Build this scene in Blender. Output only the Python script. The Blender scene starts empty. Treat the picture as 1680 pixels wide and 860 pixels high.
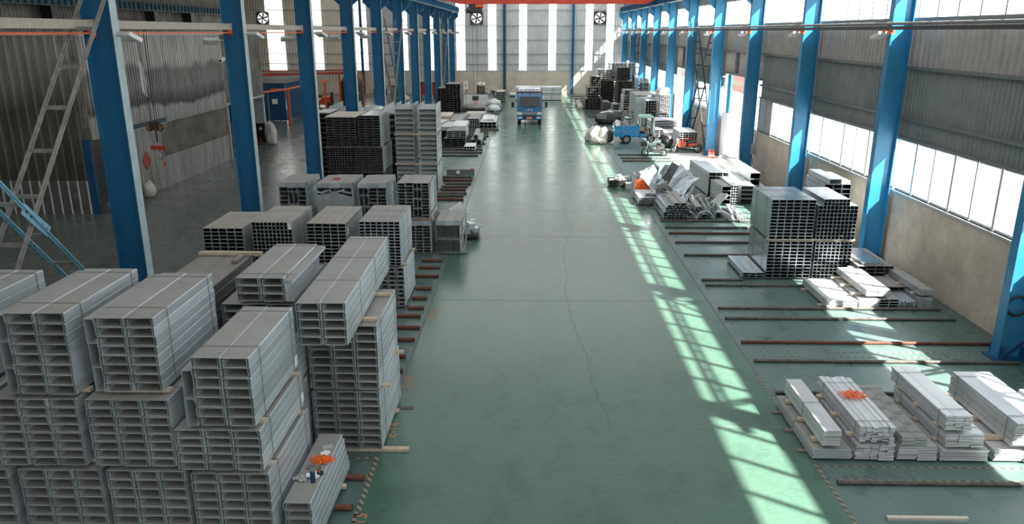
import bpy, bmesh, math, random
from mathutils import Vector, Matrix, noise
R = math.radians
PI = math.pi
rnd = random.Random(7)
SC = bpy.context.scene
COL = SC.collection

# ------------------------------------------------------------------ camera
H = 7.0
PITCH = R(16.76)
YAW = math.atan(28 / 1255 * math.cos(PITCH))
cam_d = bpy.data.cameras.new('camera')
cam_d.sensor_width = 36
cam_d.lens = 1255 / 1680 * 36
cam_d.clip_end = 400
cam = bpy.data.objects.new('camera', cam_d)
cam.location = (0, 0, H)
cam.rotation_euler = (PI / 2 - PITCH, 0, YAW)
COL.objects.link(cam)
SC.camera = cam

# ------------------------------------------------------------------ exposure, sky, sun
SC.view_settings.view_transform = 'Standard'
SC.view_settings.look = 'None'
SC.view_settings.exposure = 0.0
SC.view_settings.gamma = 1
SC.view_settings.use_curve_mapping = False
SUN_DIR = Vector((1, -0.66, 1.10)).normalized()
world = bpy.data.worlds.new('sky')
SC.world = world
world.use_nodes = True
wn = world.node_tree.nodes
wn['Background'].inputs[0].default_value = (0.86, 0.94, 1.0, 1)
wn['Background'].inputs[1].default_value = 5.5
sun_d = bpy.data.lights.new('sun', 'SUN')
sun_d.energy = 36.0
sun_d.angle = R(0.7)
sun_d.color = (1.0, 0.97, 0.90)
sun = bpy.data.objects.new('sun', sun_d)
sun.rotation_euler = SUN_DIR.to_track_quat('Z', 'Y').to_euler()
sun.location = (30, -20, 33)
COL.objects.link(sun)
ROOF_FILL = .9      # added glowing roof panels, out of view, for overall fill light
STRIP = 3.0         # frosted wall strips lit by the sky
PANE = 2.2

# ------------------------------------------------------------------ helpers: mesh builder
class MB:
    def __init__(s):
        s.v = []; s.f = []; s.m = []; s.mi = 0
    def add(s, vs, fs):
        o = len(s.v)
        s.v += [tuple(p) for p in vs]
        s.f += [tuple(o + i for i in f) for f in fs]
        s.m += [s.mi] * len(fs)
        return s
    def box(s, x0, x1, y0, y1, z0, z1, M=None):
        vs = [(x0, y0, z0), (x1, y0, z0), (x1, y1, z0), (x0, y1, z0), (x0, y0, z1), (x1, y0, z1), (x1, y1, z1), (x0, y1, z1)]
        if M: vs = [M @ Vector(p) for p in vs]
        return s.add(vs, [(0, 3, 2, 1), (4, 5, 6, 7), (0, 1, 5, 4), (1, 2, 6, 5), (2, 3, 7, 6), (3, 0, 4, 7)])
    def cbox(s, c, d, rx=0, ry=0, rz=0):
        M = Matrix.Translation(c) @ Matrix.Rotation(rz, 4, 'Z') @ Matrix.Rotation(ry, 4, 'Y') @ Matrix.Rotation(rx, 4, 'X')
        return s.box(-d[0] / 2, d[0] / 2, -d[1] / 2, d[1] / 2, -d[2] / 2, d[2] / 2, M)
    def bar(s, p, q, w, h=None, up=(0, 0, 1)):
        p = Vector(p); q = Vector(q); h = h or w
        d = (q - p); L = d.length; d.normalize()
        up = Vector(up)
        if abs(d.dot(up)) > .98: up = Vector((0, 1, 0))
        a = d.cross(up).normalized(); b = a.cross(d)
        vs = []
        for e in (p, q):
            for sx, sz in ((-1, -1), (1, -1), (1, 1), (-1, 1)):
                vs.append(e + a * (sx * w / 2) + b * (sz * h / 2))
        return s.add(vs, [(3, 2, 1, 0), (4, 5, 6, 7), (0, 1, 5, 4), (1, 2, 6, 5), (2, 3, 7, 6), (3, 0, 4, 7)])
    def tube(s, p, q, r, n=10, r2=None):
        p = Vector(p); q = Vector(q); r2 = r if r2 is None else r2
        d = (q - p).normalized()
        up = Vector((0, 0, 1)) if abs(d.z) < .95 else Vector((0, 1, 0))
        a = d.cross(up).normalized(); b = a.cross(d)
        vs = []
        for e, rr in ((p, r), (q, r2)):
            for i in range(n):
                t = 2 * PI * i / n
                vs.append(e + a * (rr * math.cos(t)) + b * (rr * math.sin(t)))
        fs = [(i, (i + 1) % n, n + (i + 1) % n, n + i) for i in range(n)]
        fs += [tuple(reversed(range(n))), tuple(range(n, 2 * n))]
        return s.add(vs, fs)
    def path(s, pts, r, n=8):
        for a, b in zip(pts[:-1], pts[1:]): s.tube(a, b, r, n)
        return s
    def ring(s, c, r, tr, axis='X', n=20, m=8):
        c = Vector(c); vs = []
        for i in range(n):
            t = 2 * PI * i / n
            for j in range(m):
                u = 2 * PI * j / m
                rr = r + tr * math.cos(u); o = tr * math.sin(u)
                if axis == 'X': p = Vector((o, rr * math.cos(t), rr * math.sin(t)))
                elif axis == 'Y': p = Vector((rr * math.cos(t), o, rr * math.sin(t)))
                else: p = Vector((rr * math.cos(t), rr * math.sin(t), o))
                vs.append(c + p)
        fs = []
        for i in range(n):
            for j in range(m):
                fs.append((i * m + j, ((i + 1) % n) * m + j, ((i + 1) % n) * m + (j + 1) % m, i * m + (j + 1) % m))
        return s.add(vs, fs)
    def prism(s, poly, a0, a1, axis='X', M=None):
        """poly: list of 2D points; extruded along axis from a0 to a1"""
        n = len(poly); vs = []
        for a in (a0, a1):
            for (u, v) in poly:
                p = {'X': (a, u, v), 'Y': (u, a, v), 'Z': (u, v, a)}[axis]
                vs.append(M @ Vector(p) if M else p)
        fs = [(i, (i + 1) % n, n + (i + 1) % n, n + i) for i in range(n)] + [tuple(reversed(range(n))), tuple(range(n, 2 * n))]
        return s.add(vs, fs)
    def blob(s, c, d, seed=0, amp=.25, freq=2.0, sub=3, flat=True):
        bm = bmesh.new(); bmesh.ops.create_icosphere(bm, subdivisions=sub, radius=1)
        off = Vector((seed * 7.3, seed * 3.1, seed * 1.7)); vs = []
        for v in bm.verts:
            n = noise.noise(v.co * freq + off) + .5 * noise.noise(v.co * freq * 2.7 + off)
            p = v.co * (1 + amp * n)
            if flat: p.z = max(p.z, -.72)
            vs.append((c[0] + p.x * d[0] / 2, c[1] + p.y * d[1] / 2, c[2] + p.z * d[2] / 2))
        fs = [tuple(v.index for v in f.verts) for f in bm.faces]
        bm.free()
        return s.add(vs, fs)
    def mesh(s, name, mats, smooth=False):
        me = bpy.data.meshes.new(name)
        me.from_pydata(s.v, [], s.f)
        if not isinstance(mats, (list, tuple)): mats = [mats]
        for m in mats: me.materials.append(m)
        if len(mats) > 1: me.polygons.foreach_set('material_index', s.m)
        bm = bmesh.new(); bm.from_mesh(me); bmesh.ops.recalc_face_normals(bm, faces=bm.faces); bm.to_mesh(me); bm.free()
        if smooth: me.polygons.foreach_set('use_smooth', [True] * len(me.polygons))
        me.update()
        return me
    def build(s, name, mats, parent=None, smooth=False, **k):
        return place(name, s.mesh(name, mats, smooth), parent, **k)

def place(name, me, parent=None, loc=(0, 0, 0), rot=(0, 0, 0), label=None, cat=None, group=None, kind=None):
    o = bpy.data.objects.new(name, me)
    COL.objects.link(o)
    o.location = loc; o.rotation_euler = rot
    if parent: o.parent = parent
    tag(o, label, cat, group, kind)
    return o

def tag(o, label=None, cat=None, group=None, kind=None):
    if label: o['label'] = label
    if cat: o['category'] = cat
    if group: o['group'] = group
    if kind: o['kind'] = kind
    return o

def empty(name, label, cat, loc=(0, 0, 0), rz=0, group=None, rx=0, ry=0):
    o = bpy.data.objects.new(name, None)
    COL.objects.link(o)
    o.empty_display_size = .2
    o.location = loc; o.rotation_euler = (rx, ry, rz)
    return tag(o, label, cat, group)

def structure(o):
    o['kind'] = 'structure'; return o

# ------------------------------------------------------------------ materials
def new_mat(name):
    m = bpy.data.materials.new(name); m.use_nodes = True
    nt = m.node_tree; b = nt.nodes['Principled BSDF']
    return m, nt, b
def nd(nt, t, **k):
    n = nt.nodes.new(t)
    for a, v in k.items(): setattr(n, a, v)
    return n
def noise_tex(nt, scale, detail=4, rough=.6, stretch=None):
    tc = nd(nt, 'ShaderNodeTexCoord'); mp = nd(nt, 'ShaderNodeMapping')
    nt.links.new(tc.outputs['Object'], mp.inputs[0])
    if stretch: mp.inputs['Scale'].default_value = stretch
    n = nd(nt, 'ShaderNodeTexNoise'); n.inputs['Scale'].default_value = scale
    n.inputs['Detail'].default_value = detail; n.inputs['Roughness'].default_value = rough
    nt.links.new(mp.outputs[0], n.inputs['Vector'])
    return n
def ramp(nt, src, stops):
    r = nd(nt, 'ShaderNodeValToRGB')
    e = r.color_ramp.elements
    while len(e) < len(stops): e.new(.5)
    for i, (p, c) in enumerate(stops):
        e[i].position = p; e[i].color = (*c, 1) if len(c) == 3 else c
    nt.links.new(src, r.inputs[0])
    return r
def bump(nt, b, src, s=.2, d=.01):
    n = nd(nt, 'ShaderNodeBump'); n.inputs['Strength'].default_value = s; n.inputs['Distance'].default_value = d
    nt.links.new(src, n.inputs['Height']); nt.links.new(n.outputs[0], b.inputs['Normal'])

def mat_simple(name, col, rough=.5, metal=0., var=.12, scale=8, bmp=0.):
    m, nt, b = new_mat(name)
    n = noise_tex(nt, scale)
    lo = tuple(c * (1 - var) for c in col); hi = tuple(min(1, c * (1 + var)) for c in col)
    r = ramp(nt, n.outputs['Fac'], [(.3, lo), (.7, hi)])
    nt.links.new(r.outputs[0], b.inputs['Base Color'])
    b.inputs['Roughness'].default_value = rough; b.inputs['Metallic'].default_value = metal
    if bmp: bump(nt, b, n.outputs['Fac'], bmp)
    return m

def mat_steel(name, col, dust=None, rough=.38, metal=.75, dust_amt=.85, rand=.16, streak=.5):
    """zinc-coated steel; settled dust on faces that look up"""
    m, nt, b = new_mat(name)
    n = noise_tex(nt, 3.0, 5, .6, (1, .25, 1)); n2 = noise_tex(nt, 45, 3)
    r = ramp(nt, n.outputs['Fac'], [(.3, tuple(c * .82 for c in col)), (.7, tuple(min(1, c * 1.12) for c in col))])
    oi = nd(nt, 'ShaderNodeObjectInfo')
    mm = nd(nt, 'ShaderNodeMapRange'); mm.inputs['To Min'].default_value = 1 - rand; mm.inputs['To Max'].default_value = 1 + rand
    nt.links.new(oi.outputs['Random'], mm.inputs['Value'])
    hsv = nd(nt, 'ShaderNodeHueSaturation')
    nt.links.new(mm.outputs[0], hsv.inputs['Value']); nt.links.new(r.outputs[0], hsv.inputs['Color'])
    out = hsv.outputs[0]
    rr = nd(nt, 'ShaderNodeMapRange'); rr.inputs['To Min'].default_value = rough - .1; rr.inputs['To Max'].default_value = rough + .14
    nt.links.new(n2.outputs['Fac'], rr.inputs['Value'])
    b.inputs['Metallic'].default_value = metal
    nt.links.new(rr.outputs[0], b.inputs['Roughness'])
    if dust:
        g = nd(nt, 'ShaderNodeNewGeometry'); sx = nd(nt, 'ShaderNodeSeparateXYZ')
        nt.links.new(g.outputs['True Normal'], sx.inputs[0])
        mr = nd(nt, 'ShaderNodeMapRange'); mr.inputs['From Min'].default_value = .6; mr.inputs['From Max'].default_value = .95
        nt.links.new(sx.outputs['Z'], mr.inputs['Value'])
        mu = nd(nt, 'ShaderNodeMath', operation='MULTIPLY'); mu.inputs[1].default_value = dust_amt
        nt.links.new(mr.outputs[0], mu.inputs[0])
        dn = noise_tex(nt, 1.6, 5, .65)
        dr = ramp(nt, dn.outputs['Fac'], [(.3, tuple(c * .8 for c in dust)), (.75, tuple(min(1, c * 1.2) for c in dust))])
        mx = nd(nt, 'ShaderNodeMix', data_type='RGBA')
        nt.links.new(mu.outputs[0], mx.inputs[0]); nt.links.new(out, mx.inputs[6]); nt.links.new(dr.outputs[0], mx.inputs[7])
        nt.links.new(mx.outputs[2], b.inputs['Base Color'])
        mt = nd(nt, 'ShaderNodeMath', operation='MULTIPLY_ADD'); mt.inputs[1].default_value = -metal; mt.inputs[2].default_value = metal
        nt.links.new(mu.outputs[0], mt.inputs[0]); nt.links.new(mt.outputs[0], b.inputs['Metallic'])
        ra = nd(nt, 'ShaderNodeMath', operation='MULTIPLY_ADD'); ra.inputs[1].default_value = .35
        nt.links.new(mu.outputs[0], ra.inputs[0]); nt.links.new(rr.outputs[0], ra.inputs[2]); nt.links.new(ra.outputs[0], b.inputs['Roughness'])
    else:
        nt.links.new(out, b.inputs['Base Color'])
    return m

def mat_glow(name, col, strength, transp=0., seam=None):
    """glowing panel: frosted windows lit by the sky, and added fill panels; part of the light passes straight through"""
    m = bpy.data.materials.new(name); m.use_nodes = True; nt = m.node_tree
    nt.nodes.clear()
    out = nd(nt, 'ShaderNodeOutputMaterial')
    em = nd(nt, 'ShaderNodeEmission'); em.inputs[1].default_value = strength
    n = nd(nt, 'ShaderNodeTexNoise'); n.inputs['Scale'].default_value = 1.3
    r = ramp(nt, n.outputs['Fac'], [(.3, tuple(c * .9 for c in col)), (.7, col)])
    nt.links.new(r.outputs[0], em.inputs[0])
    tr = nd(nt, 'ShaderNodeBsdfTransparent'); mx = nd(nt, 'ShaderNodeMixShader'); mx.inputs[0].default_value = transp
    nt.links.new(em.outputs[0], mx.inputs[1]); nt.links.new(tr.outputs[0], mx.inputs[2]); nt.links.new(mx.outputs[0], out.inputs[0])
    return m

def mat_floor(name, base, alt, rough=(.17, .27), coat=.0):
    m, nt, b = new_mat(name)
    big = noise_tex(nt, .22, 6, .62); mid = noise_tex(nt, 1.3, 8, .7, (1, .6, 1)); fine = noise_tex(nt, 14, 6, .7, (.35, 1, 1))
    r = ramp(nt, big.outputs['Fac'], [(.32, base), (.68, alt)])
    r2 = ramp(nt, mid.outputs['Fac'], [(.28, (.66, .68, .68)), (.5, (1, 1, 1)), (.78, (1.0, 1.0, 1.0)), (.95, (1.25, 1.2, 1.2))])
    mx = nd(nt, 'ShaderNodeMix', data_type='RGBA', blend_type='MULTIPLY'); mx.inputs[0].default_value = 1
    nt.links.new(r.outputs[0], mx.inputs[6]); nt.links.new(r2.outputs[0], mx.inputs[7])
    r3 = ramp(nt, fine.outputs['Fac'], [(.25, (.78, .78, .78)), (.5, (1, 1, 1)), (.8, (1.12, 1.12, 1.12))])
    mx2 = nd(nt, 'ShaderNodeMix', data_type='RGBA', blend_type='MULTIPLY'); mx2.inputs[0].default_value = .8
    nt.links.new(mx.outputs[2], mx2.inputs[6]); nt.links.new(r3.outputs[0], mx2.inputs[7])
    nt.links.new(mx2.outputs[2], b.inputs['Base Color']); b.inputs['Specular IOR Level'].default_value = .38
    rr = nd(nt, 'ShaderNodeMapRange'); rr.inputs['From Min'].default_value = .3; rr.inputs['From Max'].default_value = .7
    rr.inputs['To Min'].default_value = rough[0]; rr.inputs['To Max'].default_value = rough[1]
    nt.links.new(mid.outputs['Fac'], rr.inputs['Value']); nt.links.new(rr.outputs[0], b.inputs['Roughness'])
    bump(nt, b, fine.outputs['Fac'], .03, .003)
    return m

def mat_wall(name, c1, c2, c3, rough=.9):
    m, nt, b = new_mat(name)
    n = noise_tex(nt, .7, 8, .7); n2 = noise_tex(nt, 6, 6, .7)
    r = ramp(nt, n.outputs['Fac'], [(.3, c1), (.5, c2), (.7, c3)])
    r2 = ramp(nt, n2.outputs['Fac'], [(.3, (.85, .85, .85)), (.7, (1.1, 1.1, 1.1))])
    mx = nd(nt, 'ShaderNodeMix', data_type='RGBA', blend_type='MULTIPLY'); mx.inputs[0].default_value = .8
    nt.links.new(r.outputs[0], mx.inputs[6]); nt.links.new(r2.outputs[0], mx.inputs[7]); nt.links.new(mx.outputs[2], b.inputs['Base Color'])
    b.inputs['Roughness'].default_value = rough
    bump(nt, b, n2.outputs['Fac'], .3, .01)
    return m

def mat_stripe(name, c1, c2, freq):
    m, nt, b = new_mat(name)
    tc = nd(nt, 'ShaderNodeTexCoord'); w = nd(nt, 'ShaderNodeTexWave', wave_type='BANDS', bands_direction='DIAGONAL')
    w.inputs['Scale'].default_value = freq; w.inputs['Distortion'].default_value = .6
    nt.links.new(tc.outputs['Object'], w.inputs[0])
    r = ramp(nt, w.outputs['Fac'], [(.45, c1), (.55, c2)]); nt.links.new(r.outputs[0], b.inputs['Base Color'])
    b.inputs['Roughness'].default_value = .7
    return m

M = {}
M['floor'] = mat_floor('green_epoxy_floor', (.070, .142, .102), (.092, .172, .130))
M['floor_side'] = mat_floor('worn_green_epoxy', (.085, .145, .128), (.125, .185, .170), (.2, .42))
M['floor_left'] = mat_floor('dark_side_floor', (.085, .105, .092), (.12, .135, .125), (.16, .34))
M['yard'] = mat_simple('yard_concrete', (.62, .60, .56), .9)
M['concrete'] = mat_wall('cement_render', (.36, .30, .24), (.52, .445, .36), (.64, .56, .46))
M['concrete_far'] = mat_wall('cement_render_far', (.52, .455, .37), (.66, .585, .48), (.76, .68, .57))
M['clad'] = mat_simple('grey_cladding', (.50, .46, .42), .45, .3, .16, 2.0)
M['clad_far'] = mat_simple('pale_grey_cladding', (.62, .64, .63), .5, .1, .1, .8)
M['clad_warm_lit'] = mat_simple('warm_lit_cladding', (.78, .71, .60), .6, 0, .1, .8)  # left part of the end wall; warm light put into the colour
M['clad_green'] = mat_simple('dark_green_grey_cladding', (.27, .29, .27), .45, .2, .16, 2.0)
M['silver_clad'] = mat_steel('galvanised_cladding', (.72, .71, .68), None, .38, .5, rand=0)
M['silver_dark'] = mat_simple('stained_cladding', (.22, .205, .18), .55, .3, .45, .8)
M['bore'] = mat_simple('tube_bore_shade', (.022, .026, .032), .6)  # near-black, painted shade for tube interiors
M['strap'] = mat_simple('steel_strap', (.22, .24, .24), .5, .3)
def mat_banded_sheet(name, light, dark, bands):
    """zinc sheet with darker horizontal bands broken up by noise"""
    m, nt, b = new_mat(name)
    n = noise_tex(nt, .35, 6, .65, (1, 1, .5)); n2 = noise_tex(nt, 3.0, 5, .7, (1, 1, .12))
    tc = nd(nt, 'ShaderNodeTexCoord'); sx = nd(nt, 'ShaderNodeSeparateXYZ'); nt.links.new(tc.outputs['Object'], sx.inputs[0])
    a = nd(nt, 'ShaderNodeMath', operation='MULTIPLY_ADD'); a.inputs[1].default_value = 1.6
    nt.links.new(n.outputs['Fac'], a.inputs[0]); nt.links.new(sx.outputs['Z'], a.inputs[2])
    mr = nd(nt, 'ShaderNodeMapRange'); mr.inputs['From Max'].default_value = 9.0; nt.links.new(a.outputs[0], mr.inputs['Value'])
    r = ramp(nt, mr.outputs[0], [(p, tuple(l * (1 - k) + d * k for l, d in zip(light, dark))) for p, k in bands])
    r2 = ramp(nt, n2.outputs['Fac'], [(.3, (.62, .62, .62)), (.5, (.95, .95, .95)), (.72, (1.25, 1.25, 1.25))])
    mx = nd(nt, 'ShaderNodeMix', data_type='RGBA', blend_type='MULTIPLY'); mx.inputs[0].default_value = 1
    nt.links.new(r.outputs[0], mx.inputs[6]); nt.links.new(r2.outputs[0], mx.inputs[7]); nt.links.new(mx.outputs[2], b.inputs['Base Color'])
    b.inputs['Metallic'].default_value = .6; b.inputs['Roughness'].default_value = .3
    return m
M['side_sheet'] = mat_banded_sheet('office_side_sheet', (.50, .49, .47), (.10, .095, .09), [(0, 0), (.50, .05), (.52, .95), (.60, .55), (.68, .7), (.71, .15), (.92, .25), (.97, .9)])
M['low_sheet'] = mat_simple('zinc_sheet_low', (.22, .215, .20), .4, .5, .2, 3)
M['silver_crown'] = mat_simple('rib_highlight', (.80, .80, .78), .35, .2, .1, 3)  # bright crowns: highlights along the ribs painted as a colour
M['side_crown'] = mat_banded_sheet('side_rib_highlight', (.92, .91, .88), (.26, .25, .24), [(0, 0), (.50, .05), (.52, .95), (.60, .55), (.68, .7), (.71, .15), (.92, .25), (.97, .9)])  # painted rib highlights of the side wall
M['front_crown'] = mat_banded_sheet('front_rib_highlight', (.80, .78, .74), (.30, .28, .26), [(0, .9), (.28, .95), (.42, .8), (.55, .9), (.66, .5), (.80, .15), (.95, .35)])  # painted rib highlights of the front wall
M['front_sheet'] = mat_banded_sheet('office_front_sheet', (.55, .53, .49), (.15, .14, .125), [(0, .9), (.28, .95), (.42, .8), (.55, .9), (.66, .5), (.80, .15), (.95, .35)])
M['girt'] = mat_simple('girt_steel', (.20, .21, .20), .5, .3)
M['alu'] = mat_simple('window_frame', (.52, .54, .54), .4, .5)
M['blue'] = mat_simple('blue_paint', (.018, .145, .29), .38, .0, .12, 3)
M['blue_lit'] = mat_simple('blue_paint_sunlit', (.03, .225, .42), .38, .0, .10, 3)  # lighter copy of the column blue; sunlight put into the colour
M['blue_dark'] = mat_simple('old_blue_paint', (.012, .075, .17), .5, .0, .2, 2)
M['grey_flange'] = mat_simple('pale_flange_grey', (.40, .50, .52), .5, 0, .15, 3)  # on left columns the window reflection is put into this colour
M['brace'] = mat_simple('faded_brace_paint', (.27, .26, .24), .6, .1, .25, 5)
M['brace_dark'] = mat_simple('dark_brace_paint', (.05, .055, .06), .6, .0, .25, 5)
M['brace_blue'] = mat_simple('brace_light_blue', (.20, .42, .52), .5, .1, .2, 5)
M['runway'] = mat_simple('runway_beam_paint', (.045, .085, .10), .5, .2, .2)
M['red'] = mat_simple('crane_red', (.50, .045, .02), .4, 0, .15, 2)
M['orange'] = mat_simple('orange_paint', (.75, .13, .03), .5)
M['orange_net'] = mat_simple('orange_ribbon', (.95, .17, .03), .6, 0, .2, 30)
M['rail_beige'] = mat_simple('beige_conductor_cover', (.42, .37, .31), .5)
M['rust'] = mat_simple('rusty_pipe', (.16, .060, .040), .75, .2, .4, 12, .3)
M['pipe'] = mat_simple('old_steel_pipe', (.12, .105, .09), .6, .35, .4, 10)
M['wood'] = mat_simple('pale_timber', (.56, .45, .33), .8, 0, .18, 12)
M['wood_dark'] = mat_simple('grey_timber', (.25, .21, .17), .8, 0, .25, 12)
M['galv'] = mat_steel('galvanised_steel', (.62, .67, .70), (.285, .265, .228), .36, .5)
M['galv_b'] = mat_steel('galvanised_steel_warm_dust', (.50, .51, .50), (.36, .32, .27), .42, .5)
M['galv_w'] = mat_steel('bright_galvanised_steel', (.68, .69, .70), None, .42, .35)
M['galv_s'] = mat_steel('shiny_galvanised_tube', (.50, .55, .58), None, .24, .8, rand=.12)
M['galv_l'] = mat_steel('light_trays', (.58, .62, .62), (.30, .30, .28), .4, .5)
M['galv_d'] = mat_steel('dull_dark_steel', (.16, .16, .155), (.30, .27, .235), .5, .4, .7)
M['white'] = mat_simple('white_paint', (.78, .78, .76), .5, 0, .06)
M['cream'] = mat_simple('cream_film', (.60, .54, .46), .6, 0, .12)
M['black'] = mat_simple('black_plastic', (.02, .02, .02), .45)
M['dark'] = mat_simple('dark_grey', (.045, .045, .044), .6, .0, .3)
M['grey'] = mat_simple('mid_grey', (.25, .25, .24), .6, .1, .2)
M['rubber'] = mat_simple('tyre_rubber', (.025, .025, .025), .8)
M['glass'] = mat_simple('dark_windscreen', (.018, .022, .024), .18, .0, .5, 1.5)
M['chrome'] = mat_simple('chrome', (.7, .7, .7), .15, .9)
M['lamp'] = mat_simple('clear_lamp_glass', (.75, .75, .72), .15)
M['truck_blue'] = mat_simple('truck_blue', (.010, .125, .30), .25, 0, .08, 2)
M['trike_blue'] = mat_simple('tricycle_blue', (.02, .27, .55), .4, 0, .1, 3)
M['green_roof'] = mat_simple('pale_green_canopy', (.35, .62, .48), .5)
M['cloth_w'] = mat_simple('white_sackcloth', (.68, .64, .58), .9, 0, .15, 20, .5)
M['cloth_g'] = mat_simple('grey_tarpaulin', (.24, .23, .22), .75, 0, .3, 8, .5)
M['film'] = mat_simple('plastic_film', (.55, .60, .60), .25, .1, .4, 14, .8)
M['paper'] = mat_simple('white_label', (.85, .85, .83), .6, 0, .04)
M['paint_mark'] = mat_simple('faded_orange_marking', (.52, .20, .11), .8, 0, .25, 30)
M['line'] = mat_simple('grey_floor_line', (.13, .135, .125), .8, 0, .4, 40)
M['stripe'] = mat_stripe('worn_hazard_tape', (.30, .245, .18), (.075, .08, .07), 4)
M['crack'] = mat_simple('floor_crack', (.035, .05, .042), .9)
M['poster'] = mat_simple('red_poster', (.50, .10, .07), .7, 0, .4, 25)
M['bottle'] = mat_simple('navy_bottle', (.01, .05, .11), .3)
M['cart_red'] = mat_simple('container_red', (.42, .05, .03), .6, 0, .2)
M['pink'] = mat_simple('pink_band', (.17, .085, .08), .8, 0, .05)
M['cream_band'] = mat_simple('cream_band', (.15, .13, .105), .8, 0, .05)
M['roof'] = mat_simple('roof_sheet', (.30, .31, .31), .6, 0, .1)
M['fill_panel'] = mat_glow('roof_fill_glow', (.93, .97, 1.0), ROOF_FILL)
M['fan_light'] = mat_glow('daylight_through_fan', (1, 1, .98), 1.15)
M['fill_strip'] = mat_glow('camera_side_fill_strip', (.97, 1.0, .96), 2.3)  # glow added behind the camera to light the stack fronts
M['fill_panel_far'] = mat_glow('roof_fill_glow_far', (.97, .98, .98), ROOF_FILL * 1.6)  # stronger added glow over the far half, brightens the end wall
M['fill_panel_dim'] = mat_glow('roof_fill_glow_left', (.97, .97, .95), ROOF_FILL * .75)  # weaker added glow over the left bay
M['strip'] = mat_glow('wall_light_strip', (.97, 1.0, .96), STRIP)
M['pane'] = mat_glow('frosted_window_pane', (.95, .98, 1.0), PANE, .84)
M['band'] = mat_glow('high_window_band', (.93, .97, 1.0), PANE, .87)

# ------------------------------------------------------------------ the shell
YB, YE = -12.0, 92.0          # building ends
XL, XR = -33.5, 11.2          # left and right inner wall faces
S = 7.36
COLY = [16.05 + S * i for i in range(-4, 11)]
CX_R, CX_L = 10.76, -8.69

def floor_plate(name, x0, x1, y0, y1, mat, z=0.0):
    o = MB().box(x0, x1, y0, y1, z - .2, z).build(name, mat)
    return structure(o)
floor_plate('floor', -2.62, 4.90, YB, YE, M['floor'])
floor_plate('floor_right', 4.90, XR + .3, YB, YE, M['floor_side'])
floor_plate('floor_left', -9.1, -2.62, YB, YE, M['floor_side'])
floor_plate('floor_far_left', XL - .2, -9.1, YB, YE, M['floor_left'])
floor_plate('ground_yard', XR + .3, 60, -60, 160, M['yard'], -.02)

def corrug(mb, a0, a1, z0, z1, plane, pitch, depth, axis, sgn=1, crown=0):
    """corrugated sheet: runs along axis X or Y, ribs upright"""
    n = max(1, int(round((a1 - a0) / pitch))); p = (a1 - a0) / n
    pts = []
    for i in range(n):
        b = a0 + i * p
        pts += [(b, 0), (b + p * .62, 0), (b + p * .72, depth), (b + p * .90, depth)]
    pts.append((a1, 0))
    vs = []
    for z in (z0, z1):
        for a, d in pts:
            vs.append((a, plane - sgn * d, z) if axis == 'X' else (plane - sgn * d, a, z))
    k = len(pts)
    m0 = len(mb.m); mb.add(vs, [(i, i + 1, k + i + 1, k + i) for i in range(k - 1)])
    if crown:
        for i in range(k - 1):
            if i % 4 == 2: mb.m[m0 + i] = 1  # crown faces take the painted highlight

structure(MB().box(8.2, XR + .3, 38.5, 46.2, .0005, .004).build('floor_sun_patch', M['yard']))  # pale plate that paints the sun patch inside the gate brighter
# far wall: render below, sheeting with frosted strips above
ZC = 2.6
strips = [(-30.42, -28.41), (-25.77, -23.98), (-20.2, -18.78), (-15.01, -14.08), (-11.88, -11.03), (-8.41, -7.41), (-4.72, -3.8),
          (-1.12, -.27), (2.27, 3.12), (6.5, 7.34), (8.89, 9.73)]
strips = [s_ for s_ in strips if s_[0] > XL]
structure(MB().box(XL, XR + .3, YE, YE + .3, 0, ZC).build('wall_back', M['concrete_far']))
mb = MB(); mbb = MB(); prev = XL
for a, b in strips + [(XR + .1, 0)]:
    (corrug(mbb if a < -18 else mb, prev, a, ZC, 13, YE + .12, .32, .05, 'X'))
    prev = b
structure(mb.build('wall_back_cladding', M['clad_far'])); structure(mbb.build('wall_back_cladding_left', M['clad_warm_lit']))
for i, (a, b) in enumerate(strips):
    w = structure(MB().box(a, b, YE + .10, YE + .14, ZC, 12.5).build('window_%d' % (i + 1), M['strip']))
mb = MB()
for z in (ZC + .03, 3.4, 4.56, 6.13, 7.7, 9.4):
    for x0, x1 in ((XL, XR),): mb.box(x0, x1, YE - .03, YE + .05, z - .04, z + .04)
structure(mb.build('trim_1', M['alu']))
# camera-side end wall and left wall, roof
structure(MB().box(XL - .3, XR + .3, YB - .3, YB, 0, 13).build('wall_front', M['clad']))
for i in range(6): structure(MB().box(-8.2 + i * 3.1, -6.2 + i * 3.1, YB + .01, YB + .05, 3.0, 11.2).build('window_%d' % (500 + i), M['fill_strip']))  # added glowing strips, unseen, light the faces turned to the camera
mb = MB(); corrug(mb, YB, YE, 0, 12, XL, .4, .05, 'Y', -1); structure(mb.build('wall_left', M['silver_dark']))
structure(MB().box(XL - .3, XL - .1, YB, YE + .3, 0, 13).build('wall_left_outer', M['clad']))
def roof(x0, x1, ze, zr, name):
    xm = (x0 + x1) / 2
    mb = MB(); mb.mi = 0
    for (xa, za, xb, zb) in ((x0, ze, xm, zr), (xm, zr, x1, ze)):
        mb.prism([(xa, za), (xb, zb), (xb, zb + .15), (xa, za + .15)], YB - .3, YE + .3, 'Y')
    structure(mb.build(name, M['roof']))
roof(-8.55, XR + .5, 11.4, 12.6, 'ceiling'); roof(XL - .3, -8.55, 11.4, 12.6, 'ceiling_left')
k = 20
def roof_fill(x, w, y0, y1, z, n):
    structure(MB().box(x - w / 2, x + w / 2, y0, y1, z - .03, z).build('window_%d' % n, M[('fill_panel_far' if y0 > 38 else 'fill_panel') if x > -9 else 'fill_panel_dim']))  # added glowing panel above the view, fills the hall with light
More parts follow.
